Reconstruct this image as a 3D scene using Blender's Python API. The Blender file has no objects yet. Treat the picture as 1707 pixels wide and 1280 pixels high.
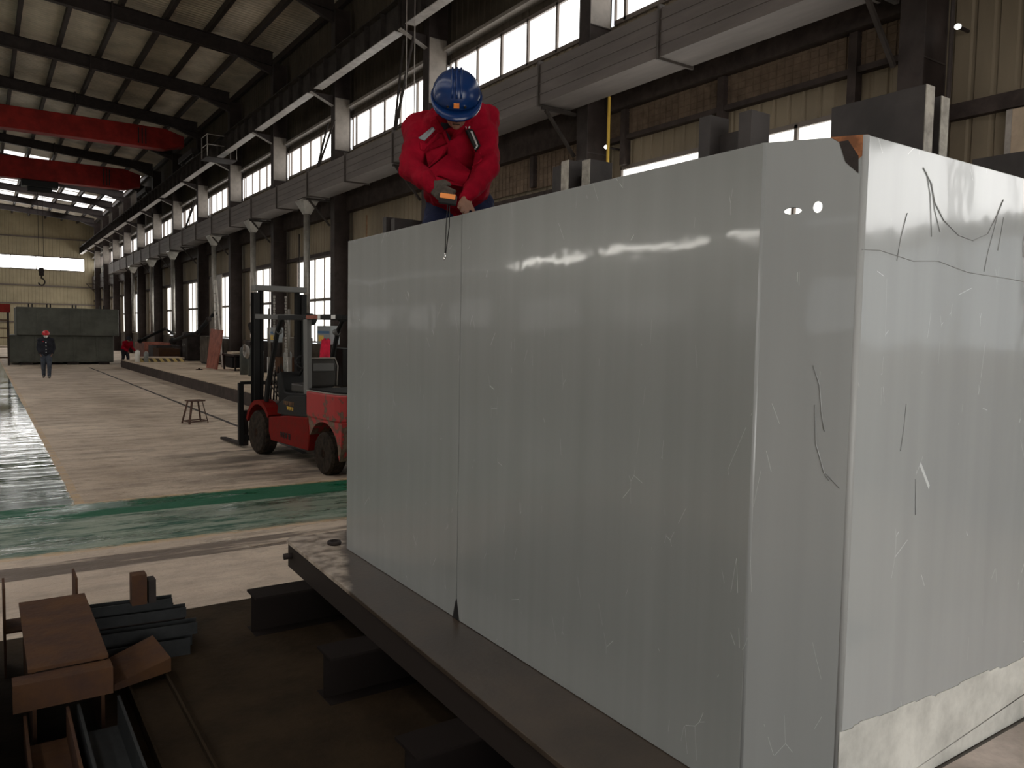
import bpy, bmesh, math, random
from mathutils import Vector as V, Matrix, Euler
random.seed(7)
S = bpy.context.scene
COL = S.collection
# ------------------------------------------------------------------ camera
cam = bpy.data.objects.new('camera', bpy.data.cameras.new('camera'))
COL.objects.link(cam)
cam.data.sensor_width = 36.0
cam.data.lens = 36.0 * 1301.18 / 1707.0
cam.data.clip_end = 300
_r, _u, _f = V((.82714, -.56169, .0186)), V((.02035, .063, .99781)), V((.56163, .82494, -.06354))
m = Matrix((_r, _u, -_f)).transposed().to_4x4()
m.translation = (0, 0, 1.95)
cam.matrix_world = m
S.camera = cam
# ------------------------------------------------------------------ world, exposure
w = bpy.data.worlds.new('overcast_sky'); S.world = w; w.use_nodes = True
w.node_tree.nodes['Background'].inputs[0].default_value = (.9, .95, 1, 1)
w.node_tree.nodes['Background'].inputs[1].default_value = 1.0
S.view_settings.view_transform = 'Standard'; S.view_settings.look = 'None'
S.view_settings.exposure = 1.0; S.view_settings.gamma = 1.0
S.view_settings.use_curve_mapping = False
S.cycles.use_denoising = True
S.cycles.max_bounces = 8; S.cycles.diffuse_bounces = 5; S.cycles.glossy_bounces = 4
S.cycles.sample_clamp_indirect = 4.0
E_HI, E_LO, E_LEFT, E_NEAR, E_FAR = 1.5, 1.25, .45, 2.1, 2.4   # brightness of the daylight panes

# ------------------------------------------------------------------ materials
def mat(name, col, rough=.6, metal=0.0, spec=.5, var=0.0, vscale=3.0, bump=0.0, bscale=30.0, col2=None, coat=0.0, stretch=None, rvar=0.0):
    m = bpy.data.materials.new(name); m.use_nodes = True
    nt = m.node_tree; b = nt.nodes['Principled BSDF']
    b.inputs['Base Color'].default_value = (*col, 1); b.inputs['Roughness'].default_value = rough
    b.inputs['Metallic'].default_value = metal; b.inputs['Specular IOR Level'].default_value = spec
    if coat: b.inputs['Coat Weight'].default_value = coat; b.inputs['Coat Roughness'].default_value = .08
    if var or bump or col2 or rvar:
        tc = nt.nodes.new('ShaderNodeTexCoord'); mp = nt.nodes.new('ShaderNodeMapping')
        nt.links.new(tc.outputs['Object'], mp.inputs[0])
        if stretch: mp.inputs['Scale'].default_value = stretch
    if var or col2:
        n = nt.nodes.new('ShaderNodeTexNoise'); n.inputs['Scale'].default_value = vscale
        n.inputs['Detail'].default_value = 6; n.inputs['Roughness'].default_value = .65
        nt.links.new(mp.outputs[0], n.inputs['Vector'])
        r = nt.nodes.new('ShaderNodeValToRGB')
        c2 = col2 or tuple(c * (1 - var) for c in col)
        c1 = tuple(min(1, c * (1 + var)) for c in col) if not col2 else col
        r.color_ramp.elements[0].position = .36; r.color_ramp.elements[1].position = .64
        r.color_ramp.elements[0].color = (*c2, 1); r.color_ramp.elements[1].color = (*c1, 1)
        nt.links.new(n.outputs['Fac'], r.inputs[0]); nt.links.new(r.outputs[0], b.inputs['Base Color'])
        if rvar:
            mr = nt.nodes.new('ShaderNodeMapRange'); mr.inputs[3].default_value = max(.03, rough - rvar); mr.inputs[4].default_value = rough + rvar
            nt.links.new(n.outputs['Fac'], mr.inputs[0]); nt.links.new(mr.outputs[0], b.inputs['Roughness'])
    if bump:
        n2 = nt.nodes.new('ShaderNodeTexNoise'); n2.inputs['Scale'].default_value = bscale; n2.inputs['Detail'].default_value = 4
        nt.links.new(mp.outputs[0], n2.inputs['Vector'])
        bp = nt.nodes.new('ShaderNodeBump'); bp.inputs['Strength'].default_value = bump; bp.inputs['Distance'].default_value = .02
        nt.links.new(n2.outputs['Fac'], bp.inputs['Height']); nt.links.new(bp.outputs[0], b.inputs['Normal'])
    return m
def emit(name, col, e):
    m = bpy.data.materials.new(name); m.use_nodes = True; nt = m.node_tree; nt.nodes.clear()
    o = nt.nodes.new('ShaderNodeOutputMaterial'); s = nt.nodes.new('ShaderNodeEmission')
    s.inputs[0].default_value = (*col, 1); s.inputs[1].default_value = e; nt.links.new(s.outputs[0], o.inputs[0])
    return m
K = {}
K['dark_steel'] = mat('dark_steel', (.026, .020, .018), .65, 0, .2, .35, 4, .15, 40)
K['girder_steel'] = mat('girder_steel', (.040, .033, .029), .7, 0, .2, .3, 3)
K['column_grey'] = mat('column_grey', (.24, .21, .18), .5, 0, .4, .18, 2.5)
K['column_low'] = mat('column_web_dark', (.035, .026, .023), .7, 0, .15, .25, 2.5)
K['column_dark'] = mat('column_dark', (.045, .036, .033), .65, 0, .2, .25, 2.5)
K['pale_steel'] = mat('pale_steel', (.34, .31, .28), .5, 0, .4, .2, 5)
K['galv'] = mat('galvanised_duct', (.15, .13, .12), .7, .1, .5, .2, 2.2, .1, 6, stretch=(1, .15, 1))
K['galv_dark'] = mat('duct_flange', (.08, .068, .06), .5, .3, .5, .2, 8)
K['pipe'] = mat('pipe_grey', (.30, .28, .25), .4, .4, .5, .2, 4)
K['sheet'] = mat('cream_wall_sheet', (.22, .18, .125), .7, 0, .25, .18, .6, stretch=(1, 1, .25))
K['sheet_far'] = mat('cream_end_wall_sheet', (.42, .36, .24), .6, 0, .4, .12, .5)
K['sheet_upper'] = mat('dark_upper_sheet', (.075, .060, .045), .8, 0, .15, .2, .6)
K['brown_sheet'] = mat('brown_insulation', (.16, .115, .08), .8, 0, .3, .25, 5, .2, 20)
K['brick'] = mat('dark_masonry', (.09, .075, .06), .85, 0, .3, .3, 2, .3, 15)
K['girt'] = mat('girt_dark', (.050, .038, .034), .7, 0, .2, .3, 4)
K['frame'] = mat('window_frame', (.16, .13, .11), .5)
K['pane_hi'] = emit('pane_daylight_high', (1, .975, .94), E_HI)
K['pane_end'] = emit('pane_daylight_end_wall', (1, .985, .95), 4.5)
K['pane_lo'] = emit('pane_daylight_low', (1, .98, .91), E_LO)
K['pane_left'] = emit('pane_daylight_left', (1, .97, .93), E_LEFT)
K['pane_near_low'] = emit('pane_daylight_near_low', (.93, .97, 1), .32)
K['pane_left_high'] = emit('pane_daylight_left_high', (1, .97, .93), .06)
K['streak_slot'] = emit('streak_slot_glow', (1, .96, .88), 12.0)
K['pane_near'] = emit('pane_daylight_near', (1, .985, .96), E_NEAR)
K['pane_far'] = emit('pane_daylight_far', (1, .975, .94), E_FAR)
K['fill_strip'] = emit('roof_fill_glow', (1, .96, .93), 2.5)
K['roof_pane'] = emit('roof_daylight', (1, .95, .92), .9)
K['red_crane'] = mat('red_crane_paint', (.20, .012, .008), .6, 0, .2, .25, 2)
K['rafter'] = mat('rafter_paint', (.030, .022, .020), .6, 0, .3, .3, 3)
K['rubber'] = mat('tyre_rubber', (.016, .013, .011), .9, 0, .1, .35, 14, .4, 25, col2=(.04, .030, .022))
K['black'] = mat('black_paint', (.012, .012, .012), .6, 0, .25)
K['blackmat'] = mat('black_plastic', (.014, .014, .014), .8, 0, .15)
K['fork_red'] = mat('forklift_red', (.17, .007, .006), .55, 0, .08, 0, 9, .1, 30, col2=(.13, .012, .008))
K['rear_red'] = None
K['grey_vinyl'] = mat('grey_vinyl', (.05, .047, .043), .35, 0, .5, .1, 5)
K['fork_grey'] = mat('forklift_post_grey', (.15, .15, .145), .5)
K['rust'] = mat('rusty_plate', (.085, .042, .020), .8, 0, .12, 0, 5, .2, 30, col2=(.055, .03, .022))
K['rust_bright'] = mat('red_primer', (.28, .095, .065), .7, 0, .3, .3, 4)
K['scrap_blue'] = mat('bluish_bar_steel', (.022, .024, .025), .65, 0, .2, .3, 5)
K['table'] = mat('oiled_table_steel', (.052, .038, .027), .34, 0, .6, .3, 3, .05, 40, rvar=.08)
def table_glare():      # window reflection painted as a pale, dusty-grained patch on the far end
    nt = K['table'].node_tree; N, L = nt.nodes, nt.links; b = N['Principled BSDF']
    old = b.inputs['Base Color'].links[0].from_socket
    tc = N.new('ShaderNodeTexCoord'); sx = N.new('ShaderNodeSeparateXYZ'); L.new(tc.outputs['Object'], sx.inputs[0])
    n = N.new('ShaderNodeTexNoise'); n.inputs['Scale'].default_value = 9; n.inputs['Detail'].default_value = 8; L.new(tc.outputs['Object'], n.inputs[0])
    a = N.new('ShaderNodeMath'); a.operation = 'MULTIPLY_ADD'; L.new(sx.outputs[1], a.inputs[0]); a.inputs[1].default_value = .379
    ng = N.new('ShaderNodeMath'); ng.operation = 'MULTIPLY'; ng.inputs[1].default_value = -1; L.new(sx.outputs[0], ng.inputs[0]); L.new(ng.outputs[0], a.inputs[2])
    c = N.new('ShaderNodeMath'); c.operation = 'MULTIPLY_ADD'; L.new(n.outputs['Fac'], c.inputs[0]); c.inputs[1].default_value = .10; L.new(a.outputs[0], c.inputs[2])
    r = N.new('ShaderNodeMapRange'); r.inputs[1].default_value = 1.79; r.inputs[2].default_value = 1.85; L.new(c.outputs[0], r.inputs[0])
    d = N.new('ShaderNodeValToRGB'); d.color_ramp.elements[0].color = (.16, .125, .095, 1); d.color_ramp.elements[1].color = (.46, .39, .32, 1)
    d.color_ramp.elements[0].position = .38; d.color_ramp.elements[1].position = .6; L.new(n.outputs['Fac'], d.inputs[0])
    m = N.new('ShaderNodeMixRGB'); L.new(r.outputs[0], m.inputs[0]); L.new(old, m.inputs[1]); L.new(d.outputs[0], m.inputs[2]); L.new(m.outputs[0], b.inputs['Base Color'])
table_glare()
K['table_edge'] = mat('table_edge', (.025, .019, .016), .7, 0, .15)
K['concrete'] = mat('platform_concrete', (.50, .40, .30), .85, 0, .2, .2, 1.2, .3, 20)
K['skin'] = mat('skin', (.26, .14, .095), .5, 0, .4, .1, 20)
K['jacket_red'] = mat('red_work_jacket', (.235, .003, .014), .85, 0, .08, .18, 9, .35, 45)
K['navy'] = mat('navy_trousers', (.010, .014, .040), .85, 0, .2, .3, 9, .3, 40)
K['blackcloth'] = mat('black_cloth', (.02, .021, .028), .85, 0, .2, .3, 9, .3, 40)
K['jeans'] = mat('blue_grey_jeans', (.06, .07, .09), .85, 0, .2, .3, 9, .3, 40)
K['helmet_blue'] = mat('blue_hard_hat', (.004, .024, .10), .25, 0, .4)
K['helmet_red'] = mat('red_hard_hat', (.55, .02, .03), .25, 0, .6)
K['glove'] = mat('work_glove', (.07, .06, .05), .85, 0, .2, .3, 30, .3, 60)
K['white'] = mat('white_cloth', (.75, .76, .74), .7)
K['orange'] = mat('orange_plastic', (.85, .28, .06), .4)
K['yellow'] = mat('yellow_paint', (.65, .42, .06), .6)
K['chrome'] = mat('bright_metal', (.7, .7, .68), .2, 1)
K['cyl_grey'] = mat('cylinder_grey', (.20, .21, .20), .4, 0, .5, .2, 6)
K['cyl_dark'] = mat('cylinder_dark', (.05, .055, .05), .4, 0, .5, .2, 6)
K['cyl_white'] = mat('cylinder_white', (.75, .74, .70), .35)
K['box_grey'] = mat('control_box_grey', (.22, .24, .25), .5)
K['blue'] = mat('blue_label', (.02, .10, .22), .5)
K['red_cloth'] = mat('red_cloth', (.62, .02, .06), .8, 0, .2, .2, 6)
K['far_tank'] = mat('far_tank_grey_green', (.085, .088, .072), .5, 0, .4, .28, 1.2)
K['wood'] = mat('worn_board', (.17, .10, .055), .8, 0, .3, .3, 6)
K['boot'] = mat('worn_boot', (.10, .09, .08), .8)
K['rust_and_shade_floor'] = mat('dark_floor_plate', (.026, .017, .009), .85, 0, .12, .3, 2.5, .2, 25)
K['pale_dark'] = mat('worn_angle_steel', (.12, .11, .10), .5)
K['added_pale_board'] = mat('added_board_pale', (.62, .54, .49), .85, 0, .3, .2, 5, .25, 30)
K['run_grey'] = mat('grey_paint_run', (.34, .35, .35), .5)
K['bend'] = mat('corner_bend_paint', (.36, .37, .365), .45, 0, .4)
K['beam_black'] = mat('black_beam_steel', (.012, .009, .008), .8, 0, .1)  # one even near-black tone for the support beams
K['stool'] = mat('rusty_stool', (.075, .04, .03), .75, 0, .3, .3, 15)

def nodes(m): return m.node_tree.nodes, m.node_tree.links
# grey glossy tank paint with drips, stretched streaks and scratches
def tank_paint(name, col, rough, wr, wr_scale=(2.2, 2.2, 2.2), rustmix=0.0, line=0.0):
    m = mat(name, col, rough); N, L = nodes(m); b = N['Principled BSDF']
    b.inputs['Coat Weight'].default_value = .35; b.inputs['Coat Roughness'].default_value = .05
    tc = N.new('ShaderNodeTexCoord')
    mp = N.new('ShaderNodeMapping'); mp.inputs['Scale'].default_value = (9, 9, .35); L.new(tc.outputs['Object'], mp.inputs[0])
    n = N.new('ShaderNodeTexNoise'); n.inputs['Scale'].default_value = 1.3; n.inputs['Detail'].default_value = 5; L.new(mp.outputs[0], n.inputs[0])
    r = N.new('ShaderNodeValToRGB'); r.color_ramp.elements[0].position = .3; r.color_ramp.elements[1].position = .7
    r.color_ramp.elements[0].color = (*[c * .95 for c in col], 1); r.color_ramp.elements[1].color = (*[c * 1.03 for c in col], 1)
    L.new(n.outputs['Fac'], r.inputs[0])
    # fine scratches: narrow ridges of a stretched voronoi, kept only in patches
    mp2 = N.new('ShaderNodeMapping'); mp2.inputs['Scale'].default_value = (4.5, 4.5, 1.3); mp2.inputs['Rotation'].default_value = (.25, .3, 0); L.new(tc.outputs['Object'], mp2.inputs[0])
    vo = N.new('ShaderNodeTexVoronoi'); vo.feature = 'DISTANCE_TO_EDGE'; vo.inputs['Scale'].default_value = 2.0; L.new(mp2.outputs[0], vo.inputs[0])
    lt = N.new('ShaderNodeMath'); lt.operation = 'LESS_THAN'; lt.inputs[1].default_value = .0022; L.new(vo.outputs['Distance'], lt.inputs[0])
    n3 = N.new('ShaderNodeTexNoise'); n3.inputs['Scale'].default_value = 6; L.new(tc.outputs['Object'], n3.inputs[0])
    gt = N.new('ShaderNodeMath'); gt.operation = 'GREATER_THAN'; gt.inputs[1].default_value = .61; L.new(n3.outputs['Fac'], gt.inputs[0])
    mu = N.new('ShaderNodeMath'); mu.operation = 'MULTIPLY'; L.new(lt.outputs[0], mu.inputs[0]); L.new(gt.outputs[0], mu.inputs[1])
    mx = N.new('ShaderNodeMixRGB'); mx.inputs[2].default_value = (*[min(1, c * 1.9) for c in col], 1)
    L.new(mu.outputs[0], mx.inputs[0]); L.new(r.outputs[0], mx.inputs[1]); L.new(mx.outputs[0], b.inputs['Base Color'])
    # large soft waves of the sheet
    mp4 = N.new('ShaderNodeMapping'); mp4.inputs['Scale'].default_value = wr_scale; L.new(tc.outputs['Object'], mp4.inputs[0])
    n4 = N.new('ShaderNodeTexNoise'); n4.inputs['Scale'].default_value = 1.0; n4.inputs['Detail'].default_value = 3; L.new(mp4.outputs[0], n4.inputs[0])
    bp = N.new('ShaderNodeBump'); bp.inputs['Strength'].default_value = wr; bp.inputs['Distance'].default_value = .03
    L.new(n4.outputs['Fac'], bp.inputs['Height']); L.new(bp.outputs[0], b.inputs['Normal']); L.new(bp.outputs[0], b.inputs['Coat Normal'])
    return m
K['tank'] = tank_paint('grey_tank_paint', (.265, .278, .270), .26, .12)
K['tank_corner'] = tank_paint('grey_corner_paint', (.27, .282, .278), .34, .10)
K['tank_front'] = tank_paint('grey_paint_lit_front', (.41, .43, .43), .12, .22, (2.5, 2.5, 1.6))  # same grey paint; lighter copy carries the stronger light on the front
K['tank_band'] = mat('bare_lower_band', (.60, .60, .56), .7, 0, .3, .22, 3.5, .25, 25)
K['tank_dark'] = mat('tank_inside_steel', (.035, .030, .028), .6, 0, .4, .3, 5)
K['lug_bright'] = mat('ground_lug_face', (.30, .28, .24), .5, .3, .5, .35, 18)
K['rust_edge'] = mat('rusty_edge', (.30, .12, .05), .8, 0, .3, .5, 12)

# forklift counterweight paint, flaking to brown
m = mat('flaked_red_counterweight', (.36, .025, .025), .5); N, L = nodes(m); b = N['Principled BSDF']
tc = N.new('ShaderNodeTexCoord'); n = N.new('ShaderNodeTexNoise'); n.inputs['Scale'].default_value = 11; n.inputs['Detail'].default_value = 8
L.new(tc.outputs['Object'], n.inputs[0]); sx = N.new('ShaderNodeSeparateXYZ'); L.new(tc.outputs['Object'], sx.inputs[0])
mr = N.new('ShaderNodeMapRange'); mr.inputs[1].default_value = .2; mr.inputs[2].default_value = 1.1; mr.inputs[3].default_value = .20; mr.inputs[4].default_value = -.12
L.new(sx.outputs[2], mr.inputs[0]); ad = N.new('ShaderNodeMath'); L.new(n.outputs['Fac'], ad.inputs[0]); L.new(mr.outputs[0], ad.inputs[1])
r = N.new('ShaderNodeValToRGB'); r.color_ramp.elements[0].position = .50; r.color_ramp.elements[0].color = (.36, .025, .025, 1)
r.color_ramp.elements[1].position = .56; r.color_ramp.elements[1].color = (.10, .055, .035, 1)
e = r.color_ramp.elements.new(.70); e.color = (.16, .11, .075, 1)
L.new(ad.outputs[0], r.inputs[0]); L.new(r.outputs[0], b.inputs['Base Color']); K['rear_red'] = m

# floor: concrete, green painted lanes with yellow borders, wet patches
def floor_mat():
    m = mat('workshop_floor', (.3, .25, .2), .8); N, L = nodes(m); b = N['Principled BSDF']
    tc = N.new('ShaderNodeTexCoord'); P = tc.outputs['Object']
    sx = N.new('ShaderNodeSeparateXYZ'); L.new(P, sx.inputs[0])
    def math_(op, a, bb=None):
        q = N.new('ShaderNodeMath'); q.operation = op
        for i, v in ((0, a), (1, bb)):
            if v is None: continue
            if isinstance(v, (int, float)): q.inputs[i].default_value = v
            else: L.new(v, q.inputs[i])
        return q.outputs[0]
    def noise(scale, detail=6, st=None, rough=.6):
        q = N.new('ShaderNodeTexNoise'); q.inputs['Scale'].default_value = scale; q.inputs['Detail'].default_value = detail; q.inputs['Roughness'].default_value = rough
        if st:
            mp = N.new('ShaderNodeMapping'); mp.inputs['Scale'].default_value = st; L.new(P, mp.inputs[0]); L.new(mp.outputs[0], q.inputs[0])
        else: L.new(P, q.inputs[0])
        return q.outputs['Fac']
    def mix(f, a, c):
        q = N.new('ShaderNodeMixRGB'); 
        if isinstance(f, float): q.inputs[0].default_value = f
        else: L.new(f, q.inputs[0])
        for i, v in ((1, a), (2, c)):
            if isinstance(v, tuple): q.inputs[i].default_value = (*v, 1)
            else: L.new(v, q.inputs[i])
        return q.outputs[0]
    def ramp(v, p0, p1):
        q = N.new('ShaderNodeMapRange'); q.inputs[1].default_value = p0; q.inputs[2].default_value = p1; L.new(v, q.inputs[0]); return q.outputs[0]
    X, Y = sx.outputs[0], sx.outputs[1]
    wob = math_('MULTIPLY', math_('SUBTRACT', noise(3.0), .5), .05)
    Xw = math_('ADD', X, wob); Yw = math_('ADD', Y, wob)
    def band(v, a, c): return math_('MULTIPLY', math_('GREATER_THAN', v, a), math_('LESS_THAN', v, c))
    # concrete
    big = noise(.55, 8, (1, .6, 1)); fine = noise(9, 8); streak = noise(1.1, 7, (.5, 2.2, 1), .7)
    con = mix(ramp(big, .35, .65), (.40, .315, .235), (.68, .565, .445))
    con = mix(math_('MULTIPLY', ramp(streak, .48, .64), .62), con, (.20, .15, .11))
    mott = noise(2.6, 9, (1, 1.5, 1), .75); con = mix(math_('MULTIPLY', ramp(mott, .50, .62), .45), con, (.16, .12, .09))
    grit = noise(38, 5, None, .7); con = mix(math_('MULTIPLY', ramp(grit, .55, .68), .35), con, (.14, .11, .085))
    con = mix(math_('MULTIPLY', ramp(fine, .45, .75), .3), con, (.56, .48, .40))
    near = math_('LESS_THAN', Yw, 7.6)
    con = mix(math_('MULTIPLY', near, .30), con, (.62, .53, .45))
    dk = band(Yw, 6.95, 7.35); con = mix(math_('MULTIPLY', dk, math_('MULTIPLY', ramp(noise(1.6, 6, (.35, 3, 1)), .40, .5), .8)), con, (.075, .055, .045))
    # oily marks where the forklift stands
    oily = math_('MULTIPLY', band(Y, 10.0, 12.8), math_('MULTIPLY', ramp(X, 1.8, 3.2), ramp(noise(1.4, 6, (.5, 1.6, 1)), .38, .55)))
    con = mix(math_('MULTIPLY', oily, .8), con, (.05, .04, .033))
    # floor joint
    jn = band(math_('ADD', X, math_('MULTIPLY', math_('SUBTRACT', noise(.9), .5), .12)), 4.20, 4.29)
    con = mix(math_('MULTIPLY', jn, band(Y, 12.0, 42.0)), con, (.03, .022, .02))
    # green lane
    lane = math_('MAXIMUM', band(Yw, 7.63, 9.66), math_('MULTIPLY', math_('LESS_THAN', Xw, .82), math_('GREATER_THAN', Yw, 7.63)))
    strong = band(Yw, 8.95, 9.66)
    gw = noise(1.7, 9, (.5, 2.2, 1), .78)
    gwear = ramp(math_('ADD', gw, math_('MULTIPLY', math_('LESS_THAN', Y, 8.95), .035)), .44, .56)
    green = mix(gwear, (.008, .070, .044), (.25, .30, .24))
    green = mix(math_('MULTIPLY', strong, math_('GREATER_THAN', X, -.5)), green, (.004, .095, .045))
    farleft = math_('GREATER_THAN', Y, 9.7)
    green = mix(math_('MULTIPLY', farleft, .85), green, (.012, .060, .042))
    c = mix(lane, con, green)
    yl = math_('MAXIMUM', math_('MULTIPLY', band(Yw, 9.60, 9.72), math_('GREATER_THAN', X, .78)), math_('MAXIMUM', band(Yw, 7.56, 7.68), math_('MULTIPLY', band(Xw, .80, .91), math_('GREATER_THAN', Y, 9.6))))
    c = mix(math_('MULTIPLY', yl, math_('MULTIPLY', ramp(noise(5, 7), .38, .58), .7)), c, (.52, .36, .20))
    L.new(c, b.inputs['Base Color'])
    # wetness
    wetn = ramp(noise(.9, 6, (.45, 1.5, 1), .62), .46, .54)
    wet = math_('MULTIPLY', lane, math_('MAXIMUM', wetn, math_('MULTIPLY', farleft, .93)))
    wet2 = math_('MULTIPLY', band(Y, 6.7, 7.6), ramp(noise(1.8, 6, (.5, 2.5, 1)), .53, .60))
    wet = math_('MAXIMUM', wet, math_('MULTIPLY', wet2, ramp(X, .8, 1.6)))
    rg = N.new('ShaderNodeMapRange'); rg.inputs[3].default_value = .72; rg.inputs[4].default_value = .05; L.new(wet, rg.inputs[0]); L.new(rg.outputs[0], b.inputs['Roughness'])
    bp = N.new('ShaderNodeBump'); bp.inputs['Distance'].default_value = .02
    bp.inputs['Strength'].default_value = 1.0; bp.inputs['Distance'].default_value = .01
    ripple = math_('ADD', math_('MULTIPLY', noise(2.6, 3, (.35, 1.2, 1), .45), 1.3), math_('MULTIPLY', math_('MULTIPLY', noise(20, 4), .22), math_('LESS_THAN', Y, 9.7)))
    dryh = math_('ADD', math_('MULTIPLY', noise(3.2, 6, (.7, 2.0, 1)), 2.2), math_('MULTIPLY', noise(22, 5), .9))
    hn = math_('ADD', math_('MULTIPLY', wet, ripple), math_('MULTIPLY', math_('SUBTRACT', 1.0, wet), dryh))
    L.new(hn, bp.inputs['Height']); L.new(bp.outputs[0], b.inputs['Normal'])
    return m
K['floor'] = floor_mat()
# roof sheet: pale ribs across the hall
def roof_mat():
    m = mat('roof_sheet', (.50, .42, .32), .6, 0, .3, .22, .8); N, L = nodes(m); b = N['Principled BSDF']
    tc = N.new('ShaderNodeTexCoord'); wv = N.new('ShaderNodeTexWave'); wv.bands_direction = 'Y'; wv.inputs['Scale'].default_value = 1.6; wv.inputs['Distortion'].default_value = .4
    L.new(tc.outputs['Object'], wv.inputs[0]); bp = N.new('ShaderNodeBump'); bp.inputs['Strength'].default_value = .6; bp.inputs['Distance'].default_value = .05
    L.new(wv.outputs['Fac'], bp.inputs['Height']); L.new(bp.outputs[0], b.inputs['Normal'])
    return m
K['roof'] = roof_mat()
def hazard():
    m = mat('hazard_stripes', (.6, .42, .08), .6); N, L = nodes(m); b = N['Principled BSDF']
    tc = N.new('ShaderNodeTexCoord'); mp = N.new('ShaderNodeMapping'); mp.inputs['Rotation'].default_value = (0, .6, 0); L.new(tc.outputs['Object'], mp.inputs[0])
    wv = N.new('ShaderNodeTexWave'); wv.inputs['Scale'].default_value = 1.3; L.new(mp.outputs[0], wv.inputs[0])
    r = N.new('ShaderNodeValToRGB'); r.color_ramp.interpolation = 'CONSTANT'; r.color_ramp.elements[0].color = (.08, .06, .04, 1)
    r.color_ramp.elements[1].position = .5; r.color_ramp.elements[1].color = (.55, .42, .16, 1)
    L.new(wv.outputs['Fac'], r.inputs[0]); L.new(r.outputs[0], b.inputs['Base Color']); return m
K['hazard'] = hazard()

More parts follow.
